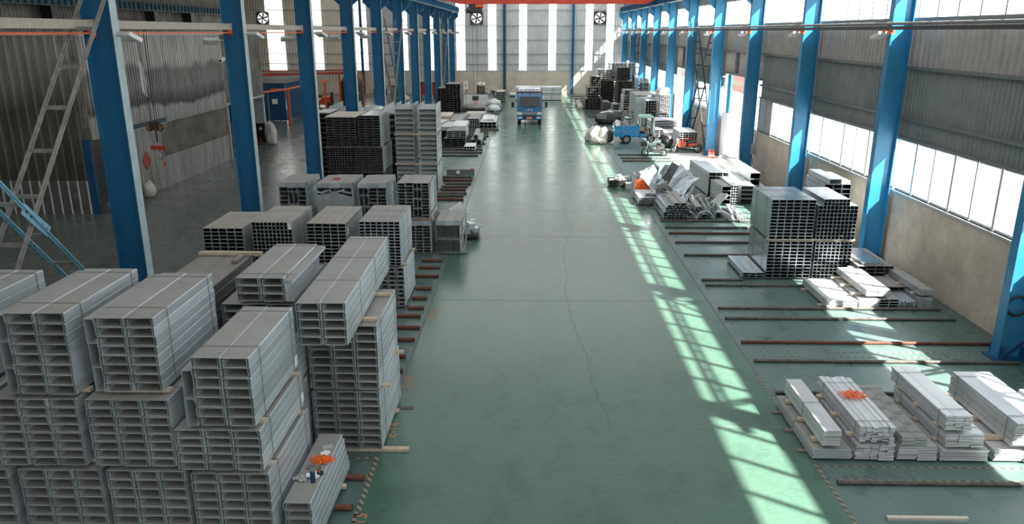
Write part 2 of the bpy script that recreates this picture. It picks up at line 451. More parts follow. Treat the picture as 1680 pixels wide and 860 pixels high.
for x, w, n in ((-3.4, 9.4, 21), (6.1, 9.4, 22)):
    for j in range(6): roof_fill(x, w, YB + .1 + j * 17.3, YB + 17.3 + j * 17.3, 11.38, n * 10 + j)
for j in range(6): roof_fill(-20, 14.0, 5 + j * 14.5, 19.5 + j * 14.5, 11.5, 250 + j)

# right wall, bay by bay
ZS, ZW, ZG1, ZG2, ZB0, ZB1 = 2.37, 3.94, 4.53, 5.98, 7.35, 8.6
yend = YE
gates = {6: (38.6, 45.0, 4.78), 8: (56.4, 59.6, 4.5)}      # bay index -> opening
bays = list(zip(COLY[:-1], COLY[1:]))
cl = MB(); clg = MB(); conc = MB(); girt = MB()
conc_parts = []
def concrete_run(y0, y1):
    conc.box(XR, XR + .25, y0, y1, 0, ZS)
bounds = [YB] + COLY + [YE]
nb = 30
for i in range(len(bounds) - 1):
    a, b = bounds[i], bounds[i + 1]
    g = None
    for gv in gates.values():
        if a - .1 <= gv[0] and gv[1] <= b + .1: g = gv
    if g:
        if g[0] - a > .05: concrete_run(a, g[0])
        if b - g[1] > .05: concrete_run(g[1], b)
        corrug(cl, a, b, g[2], ZG2, XR + .1, .3, .04, 'Y')
        if g[0] - a > .6: corrug(cl, a, g[0], ZS, g[2], XR + .1, .3, .04, 'Y')
        if b - g[1] > .6: corrug(cl, g[1], b, ZS, g[2], XR + .1, .3, .04, 'Y')
        girt.box(XR - .02, XR + .16, a, b, g[2] - .05, g[2] + .07)
        for yy in (a + 2.2, a + 4.6): girt.box(XR - .1, XR + .05, yy - .06, yy + .06, g[2] + .05, ZG2)
    else:
        concrete_run(a, b)
        corrug(clg, a, b, ZW, ZG1, XR + .1, .2, .03, 'Y'); corrug(clg, a, b, ZG1, ZG2, XR + .1, .2, .03, 'Y')
        girt.box(XR - .03, XR + .14, a, b, ZW - .02, ZW + .05); girt.box(XR - .05, XR + .14, a, b, ZG1 - .04, ZG1 + .05)
        # window unit with frosted panes
        nb += 1
        fr = MB(); wy0, wy1 = a + .05, b - .05
        fr.box(XR + .06, XR + .14, wy0, wy1, ZS, ZS + .07); fr.box(XR + .06, XR + .14, wy0, wy1, ZW - .08, ZW)
        fr.box(XR - .04, XR + .2, wy0, wy1, ZS - .06, ZS)
        npn = max(2, int(round((wy1 - wy0) / 1.02))); dp = (wy1 - wy0) / npn
        for q in range(npn + 1):
            yy = wy0 + q * dp; t = .045 if q % 2 == 0 else .03
            fr.box(XR + .01, XR + .13, max(wy0, yy - t), min(wy1, yy + t), ZS, ZW)
        w = fr.build('window_%d' % nb, M['alu']); structure(w)
        for q in range(npn):
            blind = (abs(a - 30.77) < .2 and q >= npn - 2)
            pn = MB().box(XR + .085, XR + .10, wy0 + q * dp + .03, wy0 + (q + 1) * dp - .03, ZS + .06, ZW - .07).build('pane', M['clad'] if blind else M['pane'], w)
    corrug(cl, a, b, ZG2, ZB0, XR + .1, .3, .04, 'Y')
    girt.box(XR - .05, XR + .14, a, b, ZG2 - .04, ZG2 + .05); girt.box(XR - .03, XR + .14, a, b, ZB0 - .04, ZB0 + .04)
    nb += 1
    fr = MB(); nm = 7 if b - a < 8 else int(b - a); dq = (b - a) / nm
    for q in range(nm): fr.box(XR + .03, XR + .12, a + q * dq - .035, a + q * dq + .035, ZB0, ZB1)
    fr.box(XR + .05, XR + .14, a, b, ZB1, ZB1 + .06)
    w = structure(fr.build('window_%d' % nb, M['alu']))
    MB().box(XR + .08, XR + .10, a, b, ZB0, ZB1).build('pane', M['band'], w)
structure(conc.build('wall_right', M['concrete']))
structure(cl.build('wall_right_cladding', M['clad'])); structure(clg.build('wall_right_cladding_lower', M['clad_green']))
structure(girt.build('trim_2', M['girt']))
mb = MB(); corrug(mb, YB, YE, ZB1 + .05, 11.5, XR + .1, .3, .04, 'Y'); structure(mb.build('wall_right_top', M['clad']))
# the gate opening: frame, folded leaf
def gate(n, g):
    y0, y1, zt = g
    fr = MB().box(XR + .0, XR + .22, y0 - .08, y0 + .04, 0, zt).box(XR + .0, XR + .22, y1 - .04, y1 + .08, 0, zt)
    d = structure(fr.build('door_%d' % n, M['alu']))
    return d
d1 = gate(1, gates[6]); d2 = gate(2, gates[8])
MB().box(XR - .02, XR + .06, 43.7, 45.0, .1, 2.6).build('leaf', M['white'], d1)
MB().box(XR + .05, XR + .13, 43.9, 44.6, 2.6, 4.7).build('leaf_upper', M['blue_lit'], d1)
# building across the yard
structure(MB().box(19, 19.4, 20, 130, 0, 1.75).build('wall_yard', M['white']))
y_ = MB(); y_.mi = 0; y_.box(18.98, 19.4, 20, 130, 1.75, 2.3); y_.box(18.98, 19.4, 20, 130, 2.75, 3.4)
structure(y_.build('wall_yard_bands', M['pink'])); structure(MB().box(19, 19.4, 20, 130, 2.3, 2.75).build('wall_yard_stripe', M['cream_band']))
mb = MB()
for i in range(4): mb.box(14.4 + i * .38, 14.52 + i * .38, 53.5, 56.5, -.02, -.005)
structure(mb.build('trim_3', M['grey']))

# ------------------------------------------------------------------ columns
def H_section(mb, cx, cy, z0, z1, d=.60, bf=.27, tf=.03, tw=.02):
    mb.box(cx - d / 2, cx - d / 2 + tf, cy - bf / 2, cy + bf / 2, z0, z1)
    mb.box(cx + d / 2 - tf, cx + d / 2, cy - bf / 2, cy + bf / 2, z0, z1)
    mb.box(cx - d / 2 + tf, cx + d / 2 - tf, cy - tw / 2, cy + tw / 2, z0, z1)
ORD = ['nearest', 'second', 'third', 'fourth', 'fifth', 'sixth', 'seventh', 'eighth', 'ninth', 'tenth', 'eleventh', 'twelfth']
def column(x, y, side, idx):
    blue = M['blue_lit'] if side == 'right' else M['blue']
    r = empty('steel_column', '%s blue H-section steel column in the %s row counted from the camera' % (ORD[idx], side), 'column', (x, y, 0), 0,
              'blue columns of the %s row' % side)
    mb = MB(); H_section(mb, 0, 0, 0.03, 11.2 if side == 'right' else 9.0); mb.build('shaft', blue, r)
    sg = 1 if side == 'left' else -1
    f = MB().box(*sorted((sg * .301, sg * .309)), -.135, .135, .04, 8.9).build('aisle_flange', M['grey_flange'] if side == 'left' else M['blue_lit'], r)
    b = MB().box(-.42, .42, -.28, .28, 0, .03)
    for dx in (-.25, .25): b.box(dx - .01, dx + .01, -.26, .26, .03, .3)
    b.build('base_plate', M['blue_dark'], r)
    for s_ in ((-1, 1) if side == 'left' else (-1,)):
        c = MB()
        c.prism([(s_ * .30, 8.25), (s_ * .30, 9.02), (s_ * .75, 9.02), (s_ * .75, 8.62)], -.012, .012, 'Y')
        c.box(min(s_ * .3, s_ * .78), max(s_ * .3, s_ * .78), -.14, .14, 9.0, 9.03)
        c.prism([(s_ * .30, 8.22), (s_ * .76, 8.60), (s_ * .76, 8.63), (s_ * .30, 8.25)], -.14, .14, 'Y')
        c.build('corbel', blue, r)
    return r
for i, y in enumerate(COLY):
    if 16 - S - .1 < y < 92:
        idx = int(round((y - (16.05 - S)) / S))
        if y > 15: column(CX_R, y, 'right', idx - 1)
        if y > 15: column(CX_L, y, 'left', idx - 1)
# a nearer pair stands just outside the frame and carries the braces
for y in (16.05 - S,):
    for x, sd in ((CX_L, 'left'), (CX_R, 'right')):
        rt = empty('steel_column', 'blue H-section column of the %s row just outside the frame beside the camera' % sd, 'column', (x, y, 0))
        mb = MB(); H_section(mb, 0, 0, .03, 9); mb.build('shaft', M['blue'], rt); MB().box(-.42, .42, -.28, .28, 0, .03).build('base_plate', M['blue_dark'], rt)
for x, lb in ((-19.4, 'far end wall of the left bay'), (-2.83, 'far end wall left of the truck'), (5.06, 'far end wall right of the truck')):
    rt = empty('wall_post', 'slim blue steel post standing against the %s' % lb, 'column', (x, YE - .2, 0))
    mb = MB(); H_section(mb, 0, 0, 0.02, 11.5, .30, .2, .02, .012); mb.build('shaft', M['blue_dark'] if x < 0 else M['blue'], rt)
    MB().box(-.2, .2, -.15, .15, 0, .02).build('base_plate', M['blue_dark'], rt)

# cross braces: two battened lattice diagonals per braced bay
def diagonal(root, p, q, xs, mats, nr=11):
    d = MB()
    for x in xs:
        d.bar((x, p[0], p[1]), (x, q[0], q[1]), .085, .02, (1, 0, 0)); d.bar((x, p[0], p[1]), (x, q[0], q[1]), .02, .085, (1, 0, 0))
    o = d.build('diagonal', mats[0], root)
    for i in range(1, nr):
        t = i / nr; y = p[0] + (q[0] - p[0]) * t; z = p[1] + (q[1] - p[1]) * t
        MB().box(xs[0], xs[1], y - .015, y + .015, z - .035, z + .035).build('batten', mats[1], o)
def cross_brace(x, y0, y1, label, zt=7.75, blue=False):
    sgn = 1 if x < 0 else -1
    ym = (y0 + y1) / 2
    r = empty('cross_brace', label, 'brace', (x, ym, 0))
    h = (y1 - y0) / 2 - .25
    m1 = M['brace'] if x < 0 else M['brace_dark']; m2 = m1; m3 = M['brace_blue'] if x < 0 else M['blue_dark']
    xs = (-.24, .22)
    diagonal(r, (-h, .15), (h, zt), xs, (m1, m2)); diagonal(r, (h, .15), (-h, zt), (-.20, .27), (m3 if blue or x > 0 else m1, m2))
    g = MB().prism([(-.35, 4.15), (-.22, 4.3), (.35, 3.75), (.22, 3.6)], sgn * .275 - .006, sgn * .275 + .006, 'X').build('gusset', M['brace_blue'], r)
    for a, b in ((-.22, 4.15), (-.12, 4.05), (.12, 3.85), (.22, 3.75)): MB().tube((sgn * .27, a, b), (sgn * .30, a, b), .02, 8).build('bolt', M['dark'], g)
    return r
cross_brace(CX_L + .13, 16.05 - S, 16.05, 'large lattice cross brace at the left edge before the nearest left column', blue=True)
cross_brace(CX_R, 16.05 - S, 16.05, 'blue cross brace at the foot of the nearest right column, mostly out of frame', blue=True)
cross_brace(CX_L + .13, COLY[8], COLY[9], 'lattice cross brace between the fifth and sixth left columns')
cross_brace(CX_R, COLY[8], COLY[9], 'lattice cross brace between the fifth and sixth right columns, past the gate')
cross_brace(CX_L + .13, COLY[12], COLY[13], 'lattice cross brace near the far end of the left column row')
cross_brace(CX_R, COLY[12], COLY[13], 'lattice cross brace near the far end of the right column row')

# crane runway beams
def runway(x, y0, y1, label, z0=9.03, z1=9.55, side=1):
    r = empty('runway_beam', label, 'crane runway', (x, (y0 + y1) / 2, z0))
    L = (y1 - y0) / 2; h = z1 - z0
    MB().box(-.15, .15, -L, L, 0, .03).box(-.15, .15, -L, L, h - .03, h).box(-.01, .01, -L, L, .03, h - .03).build('girder', M['runway'], r)
    MB().box(-.035, .035, -L, L, h, h + .1).build('crane_rail', M['dark'], r)
    mb = MB(); n = int((y1 - y0) / .75)
    for i in range(n): 
        y = -L + (i + .5) * (y1 - y0) / n; mb.box(-.13, .13, y - .012, y + .012, .03, h - .03)
    mb.build('stiffeners', M['blue'] , r)
    MB().box(-.155, .155, -L, L, -.01, 0).build('lower_flange_edge', M['grey_flange'], r)
runway(-7.95, 9, 89.9, 'dark ribbed crane runway beam along the main aisle side of the left columns')
runway(-9.15, 9, 89.9, 'dark ribbed crane runway beam on the left bay side of the left columns')
runway(10.20, 9, 89.9, 'dark ribbed crane runway beam along the right columns')
runway(-32.6, 9, 91.0, 'dark ribbed crane runway beam high on the left bay outer wall', 8.75, 9.35)
for i, y in enumerate((47, 54.5, 62, 69.5, 77)):
    rt = empty('runway_bracket', 'black steel bracket under the outer left runway beam, %s of the row' % ORD[i], 'bracket', (-32.9, y, 7.72), 0, 'brackets on the outer left wall')
    MB().box(-.4, .35, -.35, .35, 0, .98).build('plate_box', M['black'], rt); MB().bar((.3, -.2, .2), (.6, .4, -.2), .08).build('strut', M['grey'], rt)

# conductor rails beside the columns
def conductor(label, x, y0, y1, z, m, r_, endm):
    rt = empty('conductor_rail', label, 'cable rail', (x, y0, z))
    L = y1 - y0
    MB().box(-.04, .04, 0, L, -r_, r_).box(-.05, .05, 0, L, r_ - .02, r_).build('cover', m, rt)
    MB().box(-.02, .02, 0, L, -r_ * 2.2, -r_ * 1.8).build('feed_bar', M['orange'] if x < 0 else M['dark'], rt)
    MB().prism([(0, -.15), (.22, -.15), (.34, .14), (0, .14)], -.02, .02, 'X').build('end_bracket', endm, rt, loc=(0, 0.0, 0))
    MB().prism([(L, -.26), (L - .3, -.1), (L - .3, .08), (L, .10)], -.03, .03, 'X').build('end_bracket', endm, rt)
lc = [y for y in COLY if y > 8]
for i, (a, b) in enumerate(zip(lc[:-1], lc[1:])):
    conductor('beige conductor rail with orange end brackets in the %s bay of the left columns' % ORD[i], CX_L - .03, a + .2, b - .2, 7.14, M['rail_beige'], .085, M['orange'])
rt = empty('cable_tray', 'long grey cable tray and conduit running along the right columns at crane level', 'cable tray', (10.36, 9, 7.10))
mb = MB(); mb.box(-.11, -.09, 0, 80, -.05, .05); mb.box(.05, .07, 0, 80, -.05, .05)
for i in range(160): mb.box(-.09, .05, i * .5 - .03, i * .5 + .03, -.04, -.02)
mb.build('tray', M['dark'], rt); MB().tube((-.02, 0, .12), (-.02, 80, .12), .045, 8).build('conduit', M['grey'], rt)
for y in lc: MB().prism([(-.03, y - 9 - .35), (-.12, y - 9 + .05), (.10, y - 9 + .05), (.10, y - 9 - .35)], -.16, -.06, 'Z').build('support_bracket', M['orange'], rt)

# flood lights and camera
def flood(x, y, z, label, s):
    r = empty('flood_light', label, 'lamp', (x, y, z), 0, 'flood lights on the columns')
    MB().bar((0, 0, 0), (s * .16, -.10, .02), .03).build('bracket', M['white'], r)
    h = MB().cbox((s * .36, -.22, -.02), (.42, .30, .08), R(-28), 0, s * R(-28)); h.build('housing', M['white'], r)
    h2 = MB().cbox((s * .34, -.235, -.055), (.34, .24, .012), R(-28), 0, s * R(-28)); h2.build('lens', M['lamp'], r)
for i, y in enumerate(lc[1:]):
    flood(CX_L + .315, y, 6.92, 'small white flood light on the %s left column, aisle side' % ORD[i], 1)
    flood(CX_R - .31, y, 6.92, 'small white flood light on the %s right column, aisle side' % ORD[i], -1)
    if i in (1, 2, 3, 4): flood(CX_L - .30, y, 6.75, 'dark backed flood light on the %s left column, left bay side' % ORD[i], -1)

# ------------------------------------------------------------------ far wall fans
def fan(x, z, label, s=.72):
    r = empty('wall_fan', label, 'fan', (x, YE - .05, z), 0, 'exhaust fans on the end wall')
    f = MB()
    for a in (0, 1, 2, 3):
        f.box(-s, s, -.12, .02, s - .08, s, Matrix.Rotation(a * PI / 2, 4, 'Y'))
    f.build('frame', M['dark'], r)
    n = 28; vs = []; fs = []
    for i in range(n):
        t = 2 * PI * i / n
        for q in (s * .84, ): vs.append((q * math.cos(t), -.02, q * math.sin(t)))
    MB().add(vs, [tuple(range(n))]).build('lit_opening', M['fan_light'], r)
    # square plate with round hole
    vs = []; fs = []
    for i in range(n):
        t = 2 * PI * i / n; c, s_ = math.cos(t), math.sin(t); k = (s - .06) / max(abs(c), abs(s_))
        vs += [(s * .84 * c, -.04, s * .84 * s_), (k * c, -.04, k * s_)]
    fs = [(2 * i, 2 * i + 1, 2 * ((i + 1) % n) + 1, 2 * ((i + 1) % n)) for i in range(n)]
    MB().add(vs, fs).build('shroud', M['dark'], r)
    for i in range(6):
        Mx = Matrix.Rotation(i * PI / 3 + .2, 4, 'Y')
        b = MB(); vs = [Mx @ Vector(p) for p in ((-.05, -.09, .06), (.06, -.06, .06), (.10, -.06, s * .78), (-.07, -.10, s * .80))]
        b.add(vs, [(0, 1, 2, 3)]); b.build('blade', M['dark'], r)
    MB().tube((0, -.16, 0), (0, -.03, 0), .11, 14).build('hub', M['dark'], r)
for x, lb in ((-30.7, 'round exhaust fan high on the end wall of the left bay'), (-6.02, 'round exhaust fan in square frame high on end wall behind the crane hoist'), (8.08, 'round exhaust fan in square frame high on end wall near right corner')):
    if lb: fan(x, 8.5, lb)

# ------------------------------------------------------------------ overhead crane
cr = empty('overhead_crane', 'red overhead travelling crane girder spanning the hall at the top of the photo', 'crane', (1.1, 64, 9.05))
MB().prism([(-9.3, .75), (-8.2, .45), (-6.6, .05), (8.1, .05), (9.1, .45), (9.3, .75), (9.3, 1.15), (-9.3, 1.15)], -.25, .25, 'Y').build('girder', M['red'], cr)
for s_ in (-1, 1):
    e = MB().box(s_ * 9.05 - .14, s_ * 9.05 + .14, -1.5, 1.5, .62, 1.0).build('end_carriage', M['red'], cr)
    for dy in (-1.2, 1.2): MB().tube((s_ * 9.05 - .07, dy, .74), (s_ * 9.05 + .07, dy, .74), .16, 14).build('wheel', M['dark'], e)
tr = MB().box(-5.75, -4.85, -.32, .32, -.55, -.28)
tr.build('hoist_frame', M['dark'], cr)
MB().tube((-6.1, -.05, -.42), (-4.9, -.05, -.42), .22, 16).build('hoist_drum', M['dark'], cr)
MB().tube((-5.35, -.1, -.10), (-4.75, -.1, -.10), .17, 14).build('hoist_motor', M['orange'], cr)
MB().box(-5.9, -5.3, -.2, .2, -.25, .05).build('trolley', M['dark'], cr)
hk = MB(); 
for dx in (-.16, .16): hk.tube((-5.45 + dx, -.1, -.5), (-5.45 + dx, -.1, -7.15), .014, 6)
hk.build('cable', M['dark'], cr)
b_ = MB().box(-5.72, -5.2, -.2, 0, -7.45, -7.1); b_.build('hook_block', M['dark'], cr)
MB().ring((-5.46, -.1, -7.62), .13, .035, 'Y', 14, 6).build('hook', M['orange'], cr)
# left-bay hoist
hx, hy = -11.72, 24.0
lh = empty('crane_hoist', 'hanging crane hook block with red bar on long cables in the left bay', 'crane', (hx, hy, 8.4))
MB().box(-.9, .9, -.25, .25, .05, .45).build('trolley', M['dark'], lh)
MB().box(-2.6, 6.4, -.2, .2, .95, 1.6).build('girder', M['red'], lh); MB().box(-.3, .3, -.1, .1, .45, .95).build('hanger', M['dark'], lh)
for i, dx in enumerate((-.22, -.15, .02, .10)):
    MB().tube((dx, 0, .05), (dx * .7, 0, -4.15), .010, 6).build('cable', M['dark'], lh)
hb = MB(); hb.box(-.18, .14, -.07, .07, -4.35, -4.1); hb.tube((-.17, -.05, -4.28), (-.17, .05, -4.28), .12, 14); hb.tube((.13, -.05, -4.28), (.13, .05, -4.28), .12, 14)
hb.build('hook_block', M['dark'], lh)
for s_ in (-.17, .13): MB().tube((s_, -.06, -4.28), (s_, -.052, -4.28), .09, 14).build('sheave_cover', M['orange'], lh)
MB().tube((0, 0, -4.35), (0, 0, -4.75), .03, 8).build('swivel', M['dark'], lh)
MB().box(-.22, .24, -.04, .04, -4.98, -4.85).build('red_bar', M['cart_red'], lh, label='red cross bar above the hook')
h_ = MB(); pts = [(0, 0, -4.98)] + [(.03 + .12 * math.sin(t), 0, -5.15 + .12 * math.cos(t)) for t in [0.3 + i * .45 for i in range(10)]]
h_.path(pts, .022, 6); h_.build('hook', M['grey'], lh)
MB().cbox((.14, 0, -5.45), (.05, .03, .18), 0, .3).build('tag', M['orange'], lh)

# ------------------------------------------------------------------ steel stock bundles
PC = {}
def bx(mb, x0, x1, z0, z1, L, y0=0): mb.box(x0, x1, y0, L, z0, z1)
def profile(kind, w, h, L):
    key = (kind, round(w, 3), round(h, 3), round(L, 2))
    if key in PC: return PC[key]
    mb = MB(); W = w / 2 - .003
    if kind == 'cpair':
        t = .007; h_ = h - .003
        c_ = .010
        mb.prism([(-W, h_ - c_), (-W + c_, h_), (W - c_, h_), (W, h_ - c_), (W - t, h_ - c_), (W - c_, h_ - .010), (-W + c_, h_ - .010), (-W + t, h_ - c_)], 0, L, 'Y')
        for s_ in (-1, 1):
            a, b = sorted((s_ * W, s_ * (W - t))); bx(mb, a, b, .004, h_ - c_, L)
            a, b = sorted((s_ * (W - .030), s_ * (W - .030 - t))); bx(mb, a, b, t, h_ - .030, L, .012)
            a, b = sorted((s_ * (W - .030 - t), s_ * (W - .052))); bx(mb, a, b, h_ - .030 - t, h_ - .030, L, .012)
        bx(mb, -W + .030, W - .030, 0, t + .002, L, .004)
    elif kind == 'csingle':
        t = .007; h_ = h - .003
        bx(mb, -W, W, h_ - t, h_, L)
        for s_ in (-1, 1):
            a, b = sorted((s_ * W, s_ * (W - t))); bx(mb, a, b, 0, h_ - t, L)
            a, b = sorted((s_ * (W - t), s_ * (W - .03))); bx(mb, a, b, 0, t, L)
    elif kind == 'cside':          # channel standing on its edge, opening seen from the end
        t = .007; h_ = h - .003
        bx(mb, -W, -W + t, 0, h_, L); bx(mb, -W + t, W, 0, t, L); bx(mb, -W + t, W, h_ - t, h_, L)
        bx(mb, W - t, W, t, .05, L); bx(mb, W - t, W, h_ - .05, h_ - t, L)
    elif kind == 'tube':
        t = min(.011, w * .075); h_ = h - .002
        bx(mb, -W, W, 0, t, L); bx(mb, -W, W, h_ - t, h_, L); bx(mb, -W, -W + t, t, h_ - t, L); bx(mb, W - t, W, t, h_ - t, L)
        mb.mi = 1; i_ = t + .001; a, b, c, d = -W + i_, W - i_, i_, h_ - i_          # liner: the shade inside a deep tube put into the colour
        mb.add([(a, .006, c), (b, .006, c), (b, .006, d), (a, .006, d), (a, L - .006, c), (b, L - .006, c), (b, L - .006, d), (a, L - .006, d)], [(0, 4, 5, 1), (1, 5, 6, 2), (2, 6, 7, 3), (3, 7, 4, 0)])
    elif kind == 'utray2':
        t = .012
        bx(mb, -W, W, .0, t, L)
        for s_ in (-1, 1):
            a, b = sorted((s_ * W, s_ * (W - t))); bx(mb, a, b, t, h * .98, L)
            a, b = sorted((s_ * (W - t), s_ * (W - .05))); bx(mb, a, b, h * .98 - t, h * .98, L)
        mb.prism([(.05, t), (.30, h * .96), (.32, h * .96), (.07, t)], -W + t, W - t, 'X')  # added sloping plate: catches front light so trays look paler inside
    elif kind == 'utray':
        t = .012
        bx(mb, -W, W, .0, t, L); 
        for s_ in (-1, 1):
            a, b = sorted((s_ * W, s_ * (W - t))); bx(mb, a, b, t, h * .98, L)
            a, b = sorted((s_ * (W - t), s_ * (W - .05))); bx(mb, a, b, h * .98 - t, h * .98, L)
    elif kind == 'flat':
        bx(mb, -W, W, 0.0, h - min(.010, h * .3), L)
    elif kind == 'angle':
        t = .008
        for s_ in (0,):
            mb.prism([(-W, 0), (0, h * .9), (W, 0), (W - .012, 0), (0, h * .9 - .016), (-W + .012, 0)], 0, L, 'Y')
    me = mb.mesh(kind, [M['galv'], M['bore']] if kind == 'tube' else M['galv']); PC[key] = me
    return me
PM = {}
def pmesh(kind, w, h, L, mat):
    key = (kind, round(w, 3), round(h, 3), round(L, 2), mat.name)
    if key not in PM:
        me = profile(kind, w, h, L).copy(); me.materials[0] = mat; PM[key] = me
    return PM[key]
PART = dict(utray2='tray', cpair='purlin', csingle='channel', cside='channel', tube='tube', utray='tray', flat='flat_bar', angle='angle_bar')
CATS = dict(utray2='steel trays', cpair='steel purlins', csingle='steel channels', cside='steel channels', tube='steel tubes', utray='steel trays', flat='flat steel', angle='steel angles')
NAMES = dict(utray2='tray_bundle', cpair='purlin_bundle', csingle='channel_bundle', cside='channel_bundle', tube='tube_bundle', utray='tray_bundle', flat='flat_bar_bundle', angle='angle_bundle')
def bundle(label, x0, x1, y0, y1, z0, z1, c, r, kind='cpair', mat='galv', straps=(.2, .9), group=None, rz=0, jit=.012, skip=None,
           side=None, strapm='strap', caps=None, limit=100, tags=()):
    xm, ym = (x0 + x1) / 2, (y0 + y1) / 2
    root = empty(NAMES[kind], label, CATS[kind], (xm, ym, z0), rz, group)
    BUNDLES.append((root, x0, x1, y0, y1, z0))
    W = x1 - x0; L = y1 - y0; hh = z1 - z0
    off = 0; Wc = W
    if side:                       # channels on edge along one side: (side, number, width)
        sd, n, sw, sh = side
        for i in range(n):
            me = pmesh('cside', sw, sh - .004, L, M[mat])
            x = (-W / 2 - sw / 2) if sd == 'l' else (W / 2 + sw / 2)
            o = place('edge_channel', me, root, (x, -L / 2 + rnd.uniform(-.01, .02), i * sh + .002), (0, 0, 0))
            if sd == 'r': o.scale = (-1, 1, 1) if False else (1, 1, 1)
    w = Wc / c; h = hh / r
    me = pmesh(kind, w, h, L, M[mat]); n = 0; rest = None
    cells = [(j, i) for j in reversed(range(r)) for i in range(c) if not (skip and skip(i, j))]
    for j, i in cells:
        dy = rnd.uniform(-jit, jit); dx = rnd.uniform(-.008, .008) if kind == 'flat' else 0
        lx = -Wc / 2 + (i + .5) * w + dx
        if n < limit:
            place(PART[kind], me, root, (lx, -L / 2 + dy, j * h + .001))
        else:
            if rest is None: rest = MB()
            rest.box(lx - w / 2 + .004, lx + w / 2 - .004, -L / 2 + .01, L / 2, j * h + .001, j * h + .008)
            for e in (-1, 1): rest.box(lx + e * (w / 2 - .006) - .003, lx + e * (w / 2 - .006) + .003, -L / 2 + .01, L / 2, j * h + .008, j * h + h - .002)
        n += 1
    if rest: tag(rest.build(PART[kind] + '_remainder', M[mat], root), kind='stuff')
    for f in straps:
        y = -L / 2 + f * L; t = .004; s_ = MB(); a, b = -W / 2 - t - .001, W / 2 + t + .001
        if side:
            if side[0] == 'l': a -= side[2] 
            else: b += side[2]
        if side and side[0] == 'l': pass
        s_.box(a, b, y - .006, y + .006, hh + .001, hh + .001 + t); s_.box(-W / 2 - t - .001 if side and side[0] == 'l' else a, (-W / 2 if side and side[0] == 'l' else a + t), y - .006, y + .006, 0, hh)
        s_.box(b - t if not (side and side[0] == 'r') else W / 2, b if not (side and side[0] == 'r') else W / 2 + t, y - .006, y + .006, 0, hh)
        s_.build('strap', M[strapm], root)
    for (fx, fz, fw, fh, fy) in tags:     # paper labels on the right face: along, height, w, h
        MB().box(W / 2 + .006, W / 2 + .010, -L / 2 + fy, -L / 2 + fy + fw, fz, fz + fh).build('paper_tag', M['paper'], root)
    return root
def timber(x0, x1, y, z, label, m='wood', h=.05, w=.09, rz=0, yl=None):
    o = MB().box(-(x1 - x0) / 2, (x1 - x0) / 2, -w / 2, w / 2, 0, h).build('timber_batten', M[m], None, loc=((x0 + x1) / 2, y, z), rot=(0, 0, rz), label=label, cat='timber', group='timber battens')
    return o
HIDDEN_BATTENS = []; BUNDLES = []
def battens(x0, x1, y0, y1, z, desc, m='wood', h=.048, ext=(.05, .05), fr=(.12, .88)):
    pos = ['front', 'back', 'middle']
    for i, f in enumerate(fr):
        o = timber(x0 - ext[0], x1 + ext[1], y0 + f * (y1 - y0), z + .001, '%s %s batten under the %s' % ('pale' if m == 'wood' else 'grey', pos[i], desc), m, h)
        if i > 0 or m != 'wood': HIDDEN_BATTENS.append((o, (x0 + x1) / 2, y0 + f * (y1 - y0), z + h))

Y0, Y1 = 8.74, 10.60
# ---- left foreground row, three stacks plus one at the edge
def stack_front(name, tiers):
    for k, (x0, x1, z0, z1, c, r, side, desc, tg) in enumerate(tiers):
        bundle(desc, x0, x1, Y0 + tg[0], Y1 + tg[0], z0, z1, c, r, 'cpair', 'galv', side=side, group='galvanised purlin bundles in the left foreground', tags=tg[1])
        battens(x0, x1, Y0, Y1, z0 - .05, '%s tier of the %s purlin stack' % (['top', 'middle', 'bottom'][k], name), ext=(.06, .05))
stack_front('leftmost foreground', [
    (-7.86, -7.14, 2.55, 3.64, 2, 8, None, 'top purlin bundle of the stack cut by the left edge, flat dusty top showing', (0.02, ())),
    (-7.95, -7.02, 1.53, 2.49, 2, 8, None, 'middle purlin bundle of the stack cut by the left edge', (0, ())),
    (-7.95, -6.85, .09, 1.47, 3, 10, None, 'bottom purlin bundle of the stack cut by the left edge, at the lower left corner', (0, ()))])
stack_front('second foreground', [
    (-6.49, -5.73, 2.56, 3.67, 2, 8, ('l', 3, .13, .36), 'top purlin bundle of the second foreground stack, two wide with side channels, dark right side', (0, ())),
    (-6.91, -5.77, 1.53, 2.50, 3, 8, None, 'middle purlin bundle of the second foreground stack, three wide', (0, ())),
    (-6.72, -5.62, .09, 1.47, 3, 10, None, 'bottom purlin bundle of the second foreground stack at the lower frame edge', (0, ()))])
stack_front('third foreground', [
    (-5.43, -4.67, 2.56, 3.58, 2, 8, ('l', 3, .13, .335), 'top purlin bundle of the third foreground stack, two wide with bluish right side', (0.1, ())),
    (-5.66, -4.58, 1.53, 2.50, 3, 8, None, 'middle purlin bundle of the third foreground stack, three wide', (0, ())),
    (-5.54, -4.49, .09, 1.47, 3, 10, None, 'bottom purlin bundle of the third foreground stack, in its shade', (0, ()))])
stack_front('fourth foreground', [
    (-4.23, -3.48, 2.13, 3.09, 2, 7, ('l', 2, .14, .39), 'top purlin bundle of the fourth foreground stack, two wide with two side channels', (0, ((0, .05, .14, .16, 1.7),))),
    (-4.56, -3.43, 1.49, 2.08, 3, 5, None, 'five-row middle purlin bundle of the fourth foreground stack, timber blocks on its top', (0, ((0, .1, .12, .15, 1.7),))),
    (-4.42, -3.38, .09, 1.44, 3, 10, None, 'bottom purlin bundle of the fourth foreground stack beside the bottle stack', (0, ()))])
